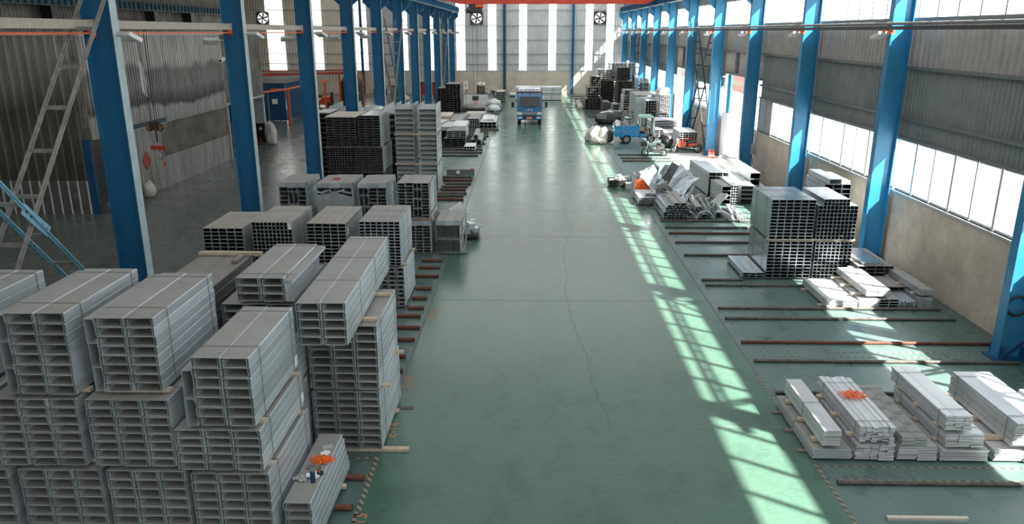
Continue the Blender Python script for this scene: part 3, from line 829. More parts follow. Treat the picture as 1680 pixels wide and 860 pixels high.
# ---- low stack with the bottle
bs = bundle('single-column purlin stack carrying the blue bottle, gloves and orange ribbon', -3.30, -2.92, 8.94, 10.80, .09, .885, 1, 6, 'cpair', 'galv', (), jit=.05)
for ch in bs.children:
    if ch.name.startswith('purlin'): ch.scale.y = 1 + (5 - round(ch.location.z / .1325)) * .028
battens(-3.3, -2.92, 8.94, 10.8, .04, 'bottle stack')
# ---- stacks behind the foreground row
bundle('lower purlin bundle of the E-14 stack, eight rows, next to the floor mark', -3.66, -2.50, 11.73, 13.75, .05, 1.15, 3, 8, group='E-14 stack', tags=())
timber(-3.75, -2.05, 11.80, 0, 'white painted timber sticking out into the aisle under the E-14 stack', 'wood', .049, .10)
timber(-3.75, -2.45, 13.2, 0, 'pale timber under the back of the E-14 stack', 'wood', .049, .10)
bundle('upper three-wide purlin bundle of the E-14 stack, eight rows', -3.66, -2.49, 11.73, 13.60, 1.20, 2.35, 3, 8, group='E-14 stack', tags=((0, .5, .06, .14, 1.1),))
battens(-3.66, -2.49, 11.73, 13.6, 1.15, 'upper bundle of the E-14 stack', ext=(.02, .14))
bundle('long two-wide purlin bundle with brown stained left half lying on top of the E-14 stack', -3.52, -2.76, 10.76, 14.67, 2.41, 3.10, 2, 5, rz=R(.8), straps=(.28, .62, .95))
battens(-3.4, -2.6, 11.9, 13.3, 2.355, 'long top bundle on the E-14 stack', ext=(.0, .1), fr=(.05, .95))
bundle('three-row purlin bundle with a single channel along its right edge, behind the fourth foreground stack', -4.56, -3.80, 11.26, 13.25, 2.93, 3.33, 2, 3, side=('r', 1, .14, .36), straps=(.1, .93))
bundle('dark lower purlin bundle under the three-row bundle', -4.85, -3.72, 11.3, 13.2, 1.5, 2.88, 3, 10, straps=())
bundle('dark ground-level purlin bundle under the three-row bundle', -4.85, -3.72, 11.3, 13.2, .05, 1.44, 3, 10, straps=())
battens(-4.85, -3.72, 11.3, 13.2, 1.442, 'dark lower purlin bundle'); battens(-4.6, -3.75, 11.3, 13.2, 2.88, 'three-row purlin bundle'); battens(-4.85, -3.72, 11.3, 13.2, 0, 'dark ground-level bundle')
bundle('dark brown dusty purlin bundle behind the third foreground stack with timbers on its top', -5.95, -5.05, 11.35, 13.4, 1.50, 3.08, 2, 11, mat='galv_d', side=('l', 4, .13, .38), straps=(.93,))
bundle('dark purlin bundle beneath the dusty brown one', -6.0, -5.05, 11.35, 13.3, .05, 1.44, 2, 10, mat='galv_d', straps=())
battens(-6.0, -5.05, 11.35, 13.3, 0, 'dark bundle behind the third foreground stack'); battens(-6.0, -5.05, 11.35, 13.3, 1.442, 'dusty brown bundle')
timber(-6.0, -4.85, 13.32, 3.09, 'long pale timber lying across the back of the dusty brown bundle', 'wood', .06, .09)
timber(-5.22, -5.12, 13.0, 3.09, 'short timber block on the dusty brown bundle', 'wood_dark', .05, .4)
# ---- second row, tube bundles with beige dust
G2 = 'dusty tube bundles of the second left row'
bundle('leftmost beige-topped tube bundle of the second row, five wide', -8.39, -7.35, 18.95, 20.85, 1.15, 2.15, 5, 10, 'tube', 'galv_b', (), group=G2)
b2_ = bundle('beige-topped small square tube bundle with white corner tag and strap, second from left', -7.08, -6.05, 18.9, 20.85, 1.22, 2.33, 10, 11, 'tube', 'galv_b', (.42, .86), group=G2, strapm='white')
MB().box(-.05, .05, -.995, -.99, .93, 1.10).build('paper_tag', M['paper'], b2_, loc=(.46, 0, 0), label='white paper tag')
b3_ = bundle('beige-topped tube bundle third from left in the second row, five wide', -5.67, -4.66, 18.9, 20.95, 1.15, 2.30, 5, 12, 'tube', 'galv_b', (), group=G2)
MB().box(.506, .512, -.88, -.77, .80, .98).build('paper_tag', M['paper'], b3_, label='white paper tag')
bundle('fine-celled channel bundle with silvery ribbed side, rightmost of the second row, upper tier', -4.32, -3.27, 18.9, 20.85, 1.19, 2.36, 7, 14, 'tube', 'galv', (.3, .62), group=G2)
bundle('lower bundle of the rightmost second-row stack with flat silver side and white tag', -4.30, -3.21, 18.9, 20.75, .06, 1.13, 5, 9, 'cpair', 'galv', (), tags=((0, .45, .10, .22, .5),))
battens(-4.3, -3.2, 18.9, 20.8, 1.135, 'fine-celled channel bundle', ext=(.0, .05)); battens(-4.3, -3.2, 18.9, 20.8, 0.005, 'silver-sided bundle', m='wood_dark')
for x0, x1, d in ((-8.39, -7.35, 'leftmost'), (-7.1, -6.05, 'second'), (-5.67, -4.66, 'third')):
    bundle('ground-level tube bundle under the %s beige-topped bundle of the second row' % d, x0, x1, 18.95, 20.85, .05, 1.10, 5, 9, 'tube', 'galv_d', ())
    battens(x0, x1, 18.95, 20.85, 1.101, '%s beige-topped bundle' % d); battens(x0, x1, 18.95, 20.85, 0, 'ground-level bundle of the %s second-row stack' % d, m='wood_dark')
timber(-7.02, -6.02, 19.4, 1.165, 'thin packing board under the small square tube bundle', 'wood', .05, .2)

# ---- third row: framed bundles of channels
def framed(label, x0, x1, z0, z1, cols, rows, mat='galv', y0=24.0, y1=25.62, vertical=(), cap=True, film=False, sheet=False):
    root = empty('framed_channel_bundle', label, 'steel channels', ((x0 + x1) / 2, (y0 + y1) / 2, z0), 0, 'framed channel bundles of the third left row')
    BUNDLES.append((root, x0, x1, y0, y1, z0)); W = x1 - x0; L = y1 - y0; hh = z1 - z0; top = .16 if cap else .0
    fr = MB(); fr.box(W / 2 - .05, W / 2, -L / 2, -L / 2 + .07, 0, hh); fr.box(W / 2 - .05, W / 2, L / 2 - .07, L / 2, 0, hh)
    fr.box(W / 2 - .012, W / 2, -L / 2, L / 2, hh - .1, hh); fr.box(W / 2 - .012, W / 2, -L / 2, L / 2, 0, .1)
    fr.build('corner_frame', M['galv_l'], root)
    if cap:
        for i in range(3):
            a = -W / 2 + i * W / 3
            MB().prism([(a + .004, hh - .155 - .02 * (i == 1)), (a + W / 3 - .004, hh - .155), (a + W / 3 - .004, hh), (a + .004, hh - .02 * (i == 0))], -L / 2 - .01, L / 2 - .08, 'Y').build('cap_sheet', M['galv'], root)
    Wi = W - .06; w = Wi / cols; 
    hz = (hh - top - .01); h = hz / rows
    for i in range(cols):
        for j in range(rows):
            x = -W / 2 + (i + .5) * w
            if i in vertical:
                if j % 3 == 0:
                    n = min(3, rows - j)
                    for q in (0, 1): place('channel', pmesh('cside', w / 2, h * n, L - .1, M[mat]), root, (x - w / 4 + q * w / 2, -L / 2 + .02 + rnd.uniform(0, .04), j * h), (0, 0, 0))
            else:
                place('channel', pmesh('csingle', w, h, L - .1, M[mat]), root, (x, -L / 2 + .01 + rnd.uniform(0, .08), j * h), (0, 0, 0))
    if sheet:
        MB().prism([(-W / 2, 0), (W / 2 - .06, 0), (W / 2 - .06, hh * .62), (0, hh * .74), (-W / 2, hh * .66)], -L / 2 - .03, -L / 2 - .012, 'Y').build('end_sheet', M['galv_l'], root)
        for q in range(5):
            MB().cbox((-W / 2 + .12 + q * .22, -L / 2 - .03, hh * .74 + .05 * (q % 2)), (.26, .05, .05), 0, R(12 * (-1) ** q), 0).build('bent_lip', M['galv'], root)
    return root
framed('framed channel bundle with upright centre channels, leftmost of the third row', -8.02, -7.08, 1.22, 2.38, 3, 7, vertical=(1,))
framed('third-row bundle closed by a crumpled grey end sheet', -6.78, -5.60, 1.22, 2.37, 4, 7, sheet=True)
framed('capped channel bundle with messy open ends, third in the third row', -5.45, -4.50, 1.22, 2.37, 3, 8, vertical=(0,))
framed('tall framed channel bundle nearest the aisle in the third row, pale corner posts', -4.19, -3.12, 1.22, 2.38, 4, 11, vertical=(2,), cap=False)
framed('lower capped channel bundle under the tall framed bundle', -4.15, -3.12, .06, 1.14, 4, 9, vertical=())
framed('low framed bundle with upright channels at the aisle edge', -2.97, -2.11, .05, 1.16, 7, 6, mat='galv_l', vertical=(0, 1, 2, 3, 4, 5, 6))
for x0, x1, d in ((-8.02, -7.08, 'leftmost'), (-6.78, -5.6, 'sheet-ended'), (-5.45, -4.5, 'third')):
    framed('ground-level channel bundle under the %s third-row bundle' % d, x0, x1, .06, 1.15, 4, 8)
    battens(x0, x1, 24, 25.6, 1.15, '%s third-row bundle' % d, fr=(.15, .8), h=.066); battens(x0, x1, 24, 25.6, 0.005, 'ground-level %s third-row bundle' % d, m='wood_dark')
battens(-4.15, -3.12, 24, 25.6, 1.145, 'tall framed bundle', h=.07); battens(-4.15, -3.1, 24, 25.6, 0, 'lower capped bundle', m='wood_dark'); battens(-2.97, -2.0, 24, 25.6, 0, 'aisle-edge framed bundle', m='wood_dark')
for i in range(3): timber(-8.9 + .1 * i, -8.1, 24.3 + .5 * i, .02 + 0 * i, 'grey timber lying left of the third row, piece %s from the front' % ['first', 'second', 'third'][i], 'wood_dark', .10, .12)
MB().cbox((0, 0, 0), (.22, .08, .05), 0, 0, .3).build('scrap_piece', M['cart_red'], None, loc=(-6.25, 24.6, 2.395), label='small dark red piece on the sheet-ended bundle', cat='scrap')

# ---- fourth row: wrapped black-fronted bundles and tall tray towers
G4 = 'dark-fronted bundles of the fourth left row'
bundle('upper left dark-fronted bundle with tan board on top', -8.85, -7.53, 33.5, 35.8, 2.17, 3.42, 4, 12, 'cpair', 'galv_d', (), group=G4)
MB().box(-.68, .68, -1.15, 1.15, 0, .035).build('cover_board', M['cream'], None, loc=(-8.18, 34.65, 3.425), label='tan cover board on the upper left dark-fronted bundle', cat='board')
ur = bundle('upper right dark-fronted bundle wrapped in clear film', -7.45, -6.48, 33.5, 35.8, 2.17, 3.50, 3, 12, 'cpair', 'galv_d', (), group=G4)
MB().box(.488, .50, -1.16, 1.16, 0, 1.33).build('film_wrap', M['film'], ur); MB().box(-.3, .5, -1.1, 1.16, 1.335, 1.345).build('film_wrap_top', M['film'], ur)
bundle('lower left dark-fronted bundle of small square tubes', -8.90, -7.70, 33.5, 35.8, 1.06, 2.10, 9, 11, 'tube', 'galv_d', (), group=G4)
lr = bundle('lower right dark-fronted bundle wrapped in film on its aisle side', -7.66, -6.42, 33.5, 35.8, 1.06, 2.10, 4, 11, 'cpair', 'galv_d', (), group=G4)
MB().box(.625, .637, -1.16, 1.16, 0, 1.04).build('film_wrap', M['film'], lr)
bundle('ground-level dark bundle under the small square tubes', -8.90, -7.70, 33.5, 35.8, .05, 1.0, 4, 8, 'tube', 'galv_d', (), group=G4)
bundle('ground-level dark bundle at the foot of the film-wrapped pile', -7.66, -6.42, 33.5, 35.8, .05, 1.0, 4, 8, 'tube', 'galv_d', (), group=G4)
battens(-8.9, -6.42, 33.5, 35.8, 2.10, 'upper dark-fronted bundles', h=.068); battens(-8.9, -6.42, 33.5, 35.8, 1.0, 'lower dark-fronted bundles', h=.058); battens(-8.9, -6.42, 33.5, 35.8, 0, 'ground-level dark bundles', m='wood_dark')
for k, (z0, z1) in enumerate(((2.68, 3.94), (1.35, 2.61), (.06, 1.29))):
    t_ = ['top', 'middle', 'bottom'][k]
    bundle('%s tier of upward-open steel trays in the left tower beside the aisle' % t_, -5.90, -5.08, 34.0, 35.85, z0, z1, 1, 6, 'utray2', 'galv_l', (), group='steel tray towers')
    bundle('%s tier of upward-open steel trays in the right tower at the aisle edge' % t_, -4.83, -4.06, 34.0, 35.85, z0, z1, 1, 6, 'utray2', 'galv_l', (.3, .7), group='steel tray towers')
    battens(-5.95, -4.0, 34, 35.85, z0 - (.07 if k < 2 else .06), '%s tier of the two tray towers' % t_, h=.06 if k < 2 else .055, ext=(.02, .06), fr=(.03, .9))
for k, (x0, x1, zt, y0, lb) in enumerate(((-6.85, -6.02, 3.62, 36.3, 'tray stack behind the film-wrapped bundle, nearest the towers'), (-8.0, -7.1, 3.40, 37.2, 'tray stack behind the dark-fronted pile, middle one with pale open end'),
                                         (-9.95, -8.95, 3.45, 38.5, 'tray stack behind the dark-fronted pile, left one with punched edge'))):
    bundle(lb, x0, x1, y0, y0 + 3.0, .05, zt, 1, 12, 'utray', 'galv_l' if k else 'galv', (), group='tray stacks behind the fourth row')
    battens(x0, x1, y0, y0 + 3, 0, 'tray stack ' + 'abc'[k], m='wood_dark')
bundle('narrow dark stack with pale flat top at the left of the fourth row', -10.05, -9.45, 36.5, 38.3, .05, 3.30, 1, 14, 'cpair', 'galv_d', ())
battens(-10.05, -9.45, 36.5, 38.3, 0, 'narrow dark stack', m='wood_dark')
MB().box(-.35, .35, -.9, .9, 0, .03).build('cover_sheet', M['galv_w'], None, loc=(-9.75, 37.4, 3.305), label='pale sheet covering the narrow dark stack', cat='sheet')
sk = MB().blob((0, 0, .3), (1.6, 1.6, .75), 4, .3, 2.5).build('film_heap', M['film'], None, loc=(-8.9, 44.1, 2.3), label='crumpled white film heap on trays left of the lattice brace', cat='film')
bundle('low tray pile carrying the crumpled film heap', -9.6, -8.2, 43.2, 45.0, .02, 2.30, 2, 8, 'utray', 'galv_d', ())

# ------------------------------------------------------------------ office block in the left bay
def office():
    X0 = -17.0; YF = 29.55
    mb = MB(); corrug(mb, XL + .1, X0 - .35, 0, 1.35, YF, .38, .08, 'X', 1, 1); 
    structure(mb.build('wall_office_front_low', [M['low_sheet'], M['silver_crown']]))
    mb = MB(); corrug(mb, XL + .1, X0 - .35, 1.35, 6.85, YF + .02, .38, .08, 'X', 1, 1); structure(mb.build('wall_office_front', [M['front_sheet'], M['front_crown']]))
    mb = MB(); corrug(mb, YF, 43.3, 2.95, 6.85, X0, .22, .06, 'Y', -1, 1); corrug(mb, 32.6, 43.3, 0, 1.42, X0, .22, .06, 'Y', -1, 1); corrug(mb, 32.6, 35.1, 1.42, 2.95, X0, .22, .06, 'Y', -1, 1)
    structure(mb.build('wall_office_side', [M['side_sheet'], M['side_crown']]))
    mb = MB(); corrug(mb, 35.1, 43.3, 1.42, 2.95, X0 - .03, .2, .03, 'Y', -1); structure(mb.build('wall_office_side_panel', M['silver_dark']))
    structure(MB().box(XL, X0, YF + .1, 50, 6.85, 6.95).build('ceiling_office', M['girt']))
    structure(MB().box(XL, X0 + .06, YF - .05, YF + .05, 6.85, 7.0).box(X0 - .03, X0 + .06, YF, 50, 6.85, 7.0).build('trim_4', M['alu']))
    structure(MB().box(X0 - .4, X0 - .1, YF - .06, YF + .12, 0, 2.95).build('trim_5', M['blue_dark']))
    structure(MB().box(X0 - .06, X0 + .08, 32.45, 32.6, 0, 3).box(X0 - .02, X0 + .12, 43.2, 43.36, 0, 3.1).build('trim_6', M['alu']))
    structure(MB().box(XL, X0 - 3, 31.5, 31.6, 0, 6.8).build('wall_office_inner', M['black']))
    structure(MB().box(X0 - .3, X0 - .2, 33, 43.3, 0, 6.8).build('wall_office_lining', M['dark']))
    r = empty('door_track', 'blue grey sliding door track on the silver corrugated office wall', 'door track', (X0 + .06, 33.6, 2.96))
    MB().box(0, .12, -2.2, 2.0, 0, .22).build('cover', M['runway'], r); MB().box(.12, .14, -2.2, 2.0, .0, .04).build('lip', M['alu'], r)
    # partition further back with the glazed leaf
    mb = MB(); corrug(mb, 43.4, 50, 3.1, 6.85, X0 - .1, .25, .03, 'Y', -1); structure(mb.build('wall_partition', M['silver_dark']))
    structure(MB().box(X0 - .14, X0 - .04, 43.4, 50, 3.0, 3.12).build('trim_7', M['alu']))
    d = empty('door_leaf', 'open door leaf in a white frame, foggy pane above and dark panel below, left bay', 'door', (X0 - .95, 49.9, 0))
    f = MB(); f.box(0, .09, -.04, .04, 0, 3); f.box(.79, .88, -.04, .04, 0, 3); f.box(.09, .79, -.04, .04, 2.9, 3); f.build('frame', M['white'], d)
    MB().box(.09, .79, -.02, .02, 1.3, 2.9).build('foggy_pane', M['film'], d); MB().box(.09, .79, -.02, .02, .02, 1.3).build('lower_panel', M['black'], d)
    MB().box(.42, .58, -.03, -.02, .85, 1.05).build('notice', M['paper'], d)
    ex = MB().tube((0, 0, 0), (0, 0, .35), .07, 10).tube((0, 0, .35), (0, 0, .42), .03, 8); 
    for i, dx in enumerate((.3, .5)): ex.build('fire_extinguisher', M['cart_red'], None, loc=(X0 - .95 + dx, 49.7, 0), label='%s small red bottle at the foot of the open door leaf' % ('left' if i == 0 else 'right'), cat='extinguisher')
    b = MB(); b.blob((0, 0, .75), (.75, .6, 1.7), 3, .3, 2.0); b.build('hanging_sheet', M['cloth_w'], None, smooth=True, loc=(X0 + .35, 49.4, .0 - .13), label='crumpled white sheet standing beside the open door leaf', cat='sheet')
    MB().blob((0, 0, .3), (.6, .5, .75), 9, .3, 2).build('sack', M['cloth_w'], None, smooth=True, loc=(X0 + .35, 30.0, -.02), label='white sack at the office doorway behind the nearest left column', cat='sack')
    MB().blob((0, 0, .3), (.5, .5, .75), 12, .3, 2).build('sack', M['cloth_w'], None, smooth=True, loc=(X0 + .3, 32.9, -.02), label='white sack by the corrugated office wall right of the nearest left column', cat='sack')
    p = MB().prism([(-.40, 0), (0, -.41), (.40, 0), (0, .41)], 0, .012, 'X'); 
    p.build('poster', M['poster'], None, loc=(X0 + .075, 33.45, 1.52), label='red diamond-shaped poster on the silver corrugated wall', cat='poster')
    s_ = MB().blob((0, 0, 0), (.05, .55, 1.5), 5, .3, 2, flat=False); s_.build('foam_patch', M['white'], None, loc=(X0 + .04, 34.2, 5.0), label='white foam patch on the corrugated office wall', cat='patch')
    c = empty('security_camera', 'white security camera on the corrugated office wall', 'camera', (X0 + .05, 42.8, 5.5))
    MB().bar((0, .3, -.1), (.25, -.1, 0), .04).build('arm', M['white'], c); MB().cbox((.35, -.35, .05), (.16, .5, .16), R(12)).build('housing', M['white'], c)
    MB().tube((.35, -.62, .0), (.35, -.59, .01), .06, 10).build('lens', M['black'], c)
    # window-like stained strip
office()
# blue container cabin
cb = empty('blue_cabin', 'dark blue corrugated container cabin at the back of the left bay', 'container', (-22.2, 65.6, 0))
mb = MB(); corrug(mb, -3.4, 2.4, 0.02, 2.95, -2.5, .3, .05, 'X', 1); mb.build('front_wall', M['blue_dark'], cb)
mb = MB(); corrug(mb, -2.5, 6.5, 0.02, 2.95, 2.45, .3, .05, 'Y', -1); mb.build('side_wall', M['blue_dark'], cb)
MB().box(-3.4, 2.45, -2.45, 6.5, 2.93, 3.0).build('roof', M['dark'], cb); MB().box(-3.4, 2.4, -2.4, 6.4, 0, .02).build('floor_frame', M['dark'], cb)
dr = MB().box(-.7, .95, -2.62, -2.58, .05, 2.2).build('door', M['blue_dark'], cb); MB().box(.95, 1.05, -2.64, -2.56, .02, 2.26).box(-.7, 1.05, -2.64, -2.56, 2.2, 2.28).build('door_frame', M['grey'], dr)
MB().box(1.3, 1.75, -2.58, -2.56, 1.35, 1.75).build('notice', M['paper'], cb)
# red overhead track of the spray line
rl = empty('spray_line_track', 'red steel frame with overhead chain track in the left bay', 'conveyor', (-19.5, 58, 0))
def rb(mb, p, q, w=.11): mb.bar(p, q, w)
mb = MB(); rb(mb, (-1.4, -5.2, 2.75), (1.0, .8, 2.80)); rb(mb, (1.0, .8, 2.8), (1.6, 12, 2.85)); rb(mb, (1.0, .8, 2.8), (-.2, 1.4, 2.8)); mb.build('lower_track', M['orange'], rl)
mb = MB(); rb(mb, (-4.5, 8, 3.45), (3.5, 14, 3.45), .14); rb(mb, (-4.5, 10, 3.3), (2.6, 16, 3.3), .12); rb(mb, (-6, 18, 3.1), (3, 18, 3.1), .12); rb(mb, (-6, 12, 3.6), (3.5, 14, 3.65), .1); mb.build('upper_track', M['cart_red'], rl)
mb = MB(); 
for i in range(9): rb(mb, (-4 + i * .8, 9.5 + i * .5, 3.45), (-3.2 + i * .8, 12 + i * .5, 3.35), .06)
mb.build('chain_links', M['cart_red'], rl)
for i, (x, y, h) in enumerate(((.95, 1.9, 2.8), (3.0, 14, 3.4), (1.9, 14.6, 3.3), (3.4, 17.8, 3.1), (1.3, 11.6, 2.85), (2.4, 17.9, 3.1))):
    pst = MB().box(x - .07, x + .07, y - .07, y + .07, .02, h).build('post', M['orange'], rl); MB().box(x - .16, x + .16, y - .16, y + .16, 0, .02).build('foot', M['dark'], pst)
for i in range(7):
    MB().box(1.1 + i * .3, 1.13 + i * .3, 14.2, 14.24, 2.6, 3.25).build('hanger', M['dark'], rl)
tk = empty('gas_tank', 'dark green upright tank by the far wall of the left bay', 'tank', (-16.6, 76.0, 0))
MB().tube((0, 0, .15), (0, 0, 2.3), .55, 20).tube((0, 0, 2.3), (0, 0, 2.65), .55, 20, .15).build('shell', mat_simple('tank_green', (.045, .09, .075), .4), tk, smooth=False)
for a in range(3): MB().box(-.05, .05, -.05, .05, 0, .2).build('leg', M['dark'], tk, loc=(.4 * math.cos(a * 2.1), .4 * math.sin(a * 2.1), 0))
MB().tube((0, 0, 2.6), (0, 0, 2.95), .05, 8).build('valve', M['dark'], tk); MB().box(-.1, .1, -.57, -.55, 1.2, 1.45).build('gauge_label', M['paper'], tk)
tk2 = empty('gas_tank', 'darker upright tank left of the dark green one, behind the red frame', 'tank', (-17.9, 76.2, 0))
MB().tube((0, 0, .15), (0, 0, 2.4), .5, 20).tube((0, 0, 2.4), (0, 0, 2.7), .5, 20, .12).build('shell', M['dark'], tk2)
for a in range(3): MB().box(-.05, .05, -.05, .05, 0, .2).build('leg', M['dark'], tk2, loc=(.36 * math.cos(a * 2.1), .36 * math.sin(a * 2.1), 0))
fk = empty('fork_truck', 'small orange and black fork truck behind the second left column gap', 'vehicle', (-20.0, 75.2, 0))
MB().prism([(-.9, .25), (.9, .25), (.9, .55), (.2, .6), (-.1, 1.0), (-.8, 1.0)], -.45, .45, 'X', Matrix.Rotation(PI / 2, 4, 'Z')).build('body', M['orange'], fk)
for x in (-.6, .6):
    for y in (-.45, .45): MB().tube((x, y - .08, .25), (x, y + .08, .25), .25, 14).build('wheel', M['rubber'], fk)
MB().box(.9, 1.0, -.4, .4, .1, 1.4).build('mast', M['dark'], fk); MB().box(1.0, 1.7, -.3, -.2, .08, .12).box(1.0, 1.7, .2, .3, .08, .12).build('fork', M['dark'], fk)
MB().box(-.4, 0, -.25, .25, .95, 1.15).build('seat', M['black'], fk)
for i, (x, y, sx, sy, sz, lb) in enumerate(((-16.0, 84, 1.3, .8, 1.1, 'dark machine box by the far wall left of the lattice brace'), (-14.2, 85, 1.5, .8, 1.4, 'dark rack of parts by the far wall behind the film heap'))):
    r = empty('machine', lb, 'machine', (x, y, 0)); MB().box(-sx / 2, sx / 2, -sy / 2, sy / 2, .1, sz).build('housing', M['dark'], r)
    MB().box(-sx / 2 + .1, sx / 2 - .1, -sy / 2 - .03, -sy / 2, .3, sz - .2).build('front_panel', M['grey'], r)
    for a in (-1, 1): MB().box(a * sx / 2 * .8 - .06, a * sx / 2 * .8 + .06, -sy / 2, sy / 2, 0, .1).build('skid', M['dark'], r)
rc = empty('red_container', 'red mesh-sided container standing by the far wall behind the left columns', 'container', (-11.2, 86.4, 0))
mb = MB(); corrug(mb, -1.1, 1.1, .35, 1.65, -.6, .2, .04, 'X'); mb.build('front_side', M['cart_red'], rc)
MB().box(-1.1, 1.1, -.58, .6, .3, .4).box(-1.1, -1.02, -.58, .6, .4, 1.6).box(1.02, 1.1, -.58, .6, .4, 1.6).build('tub', M['cart_red'], rc)
MB().box(-1.15, 1.15, -.66, .62, 1.62, 1.7).build('rim', M['dark'], rc)
for a in (-.8, .8): MB().tube((a - .05, -.3, .16), (a + .05, -.3, .16), .16, 12).tube((a - .05, .4, .16), (a + .05, .4, .16), .16, 12).build('wheels', M['rubber'], rc)
MB().blob((0, 0, .4), (1.3, .9, .9), 15, .3, 2).build('sack', M['cloth_w'], None, smooth=True, loc=(-13.0, 80.5, -.07), label='pale sack heap between the fifth and sixth left columns near the far wall', cat='sack')

# ------------------------------------------------------------------ left side, further piles
def pipes_row(side, ys, x0f, x1f, m='pipe', r=.035):
    for i, y in enumerate(ys):
        o = MB().tube((x0f(y), 0, r), (x1f(y), 0, r), r, 10)
        lbl = '%s-coloured floor pipe on the %s side, %d m band ahead of the camera' % ('rust' if m == 'rust' else 'brown', side, int(y))
        yield o, y
def floor_pipe(x0, x1, y, label, m='pipe', r=.035, plate=False):
    root = empty('floor_pipe', label, 'pipe', ((x0 + x1) / 2, y, 0), 0, 'pipes laid across the storage strip')
    L = (x1 - x0) / 2
    MB().tube((-L, 0, r), (L, 0, r), r, 10).build('pipe', M[m], root)
    MB().tube((-L - .004, 0, r), (-L, 0, r), r * .72, 10).tube((L, 0, r), (L + .004, 0, r), r * .72, 10).build('bore', M['black'], root)
fl = (10.04, 10.86, 14.16, 14.96, 15.73, 16.69, 17.45, 18.25, 18.85, 19.62, 20.44, 21.58, 22.44, 23.18)
ordL = ['first', 'second', 'third', 'fourth', 'fifth', 'sixth', 'seventh', 'eighth', 'ninth', 'tenth', 'eleventh', 'twelfth', 'thirteenth', 'fourteenth', 'fifteenth', 'sixteenth', 'seventeenth', 'eighteenth', 'nineteenth', 'twentieth']
for i, y in enumerate(fl):
    x0 = -2.9 if y < 11 else -3.35
    floor_pipe(x0 if y < 18.8 or y > 20.8 else -3.15, -2.63 - rnd.uniform(0, .12), y, '%s rusty floor pipe from the camera along the left edge of the aisle' % ordL[i], 'rust', .05)
MB().box(-.35, .35, -.06, .06, 0, .012).build('steel_plate', M['pipe'], None, loc=(-2.55, 13.36, .001), label='dark flat steel plate on the floor near mark E-14', cat='plate')
fl2 = (33.17, 33.7, 34.52, 35.29, 35.98, 36.83, 37.72)
for i, y in enumerate((32.4,) + fl2): floor_pipe(-4.02 if 33.9 < y < 36 else -4.9, -2.72 - rnd.uniform(0, .15), y, '%s brown floor pipe of the group beside the tray towers' % ordL[i], 'pipe' if i % 3 else 'rust', .06)
gb = empty('steel_box_beam', 'dark grey box beam lying across the strip beside the tray towers with a white label', 'beam', (-3.3, 38.6, 0))
MB().box(-.85, .55, -.12, .12, 0, .3).build('body', M['girt'], gb); MB().box(-.35, -.18, -.126, -.12, .08, .24).build('paper_tag', M['paper'], gb); MB().cbox((.45, 0, .33), (.14, .1, .05)).build('red_cap', M['orange'], gb)
for i in range(17):
    y = 44.6 + i * 1.25; floor_pipe(-6.9, -2.75 - rnd.uniform(0, .25), y, '%s dark floor pipe under the loose piles left of the aisle' % ordL[i], 'pipe', .06)
floor_pipe(-3.2, -2.2, 57.0, 'dark pipe end reaching into the aisle left of the truck', 'pipe', .07)
for i in range(6): floor_pipe(-3.3, -2.55, 66.2 + i * 2.3, '%s dark floor pipe along the left edge beside the truck' % ordL[i], 'pipe', .06)
G5 = 'loose stock piles left of the aisle before the truck'
bundle('small white square tube pack lying alone on the left floor pipes', -3.87, -3.21, 45.9, 47.5, .12, .40, 4, 2, 'tube', 'galv_w', (), group=G5)
for i, (x, z, w) in enumerate(((-3.55, .12, .3), (-3.18, .12, .3), (-3.36, .42, .28))):
    place('channel', pmesh('csingle', w, .28, 3.4, M['galv_l']), None, (x, 49.0, z), (0, 0, R(-1 + i)), label='%s silver channel of the three lying before the dark box pile' % ['left', 'right', 'topmost'][i], cat='channel', group=G5)
bundle('lower dark channel bundle behind the tray towers', -5.31, -3.97, 48.0, 50.2, .12, .58, 3, 4, 'tube', 'galv_d', (), group=G5)
bundle('upper grey channel bundle behind the tray towers with a bright top', -5.12, -3.90, 48.0, 50.2, .60, 1.07, 3, 4, 'cpair', 'galv', (), group=G5)
bundle('white-topped strip bundle on the grey channel bundle', -4.85, -3.95, 48.3, 51.4, 1.08, 1.35, 4, 2, 'flat', 'galv_w', (.3, .6), group=G5)
bundle('pale strip bundle left of the white-topped one', -5.6, -4.9, 49.5, 52.6, .9, 1.15, 4, 2, 'flat', 'galv_w', (), group=G5, rz=R(-4))
bundle('dark support bundle under the pale strips', -5.75, -4.85, 50.3, 52.8, .12, .88, 3, 4, 'tube', 'galv_d', (), group=G5)
bundle('strip bundle with greenish bars behind the right tray tower', -6.6, -5.9, 52, 55.3, .7, 1.0, 5, 2, 'flat', 'galv_w', (), group=G5, rz=R(-8))
bundle('dark support bundle under the greenish bars', -6.7, -5.85, 52.8, 55.0, .12, .68, 3, 3, 'tube', 'galv_d', (), group=G5)
bundle('dark-fronted box bundle with ribbed grey top', -4.49, -3.69, 57.4, 61.5, .12, .81, 5, 5, 'tube', 'galv_l', (), group=G5)
bundle('long pale box bundle right of the ribbed dark-fronted one', -3.64, -2.42, 57.5, 61.8, .12, .55, 4, 2, 'tube', 'galv_w', (.3, .7), group=G5)
bundle('white strips lying on the long pale box bundle', -3.5, -2.6, 58.2, 61.6, .56, .70, 3, 1, 'flat', 'galv_w', (), group=G5, rz=R(2))
bundle('pale strip bundle in the middle of the left pile before the black stacks', -5.75, -4.85, 56.5, 61.0, .12, .80, 5, 3, 'flat', 'galv_l', (), group=G5)
bundle('tan covered flat pack behind the left loose piles', -6.9, -5.95, 58.5, 61.5, .12, .9, 2, 4, 'flat', 'cream', (), group=G5)
bundle('tan board pack behind the ribbed box bundle', -5.1, -3.6, 63.0, 65, .12, .62, 2, 3, 'flat', 'cream', (), group=G5)
G6 = 'black stacks near the far left'
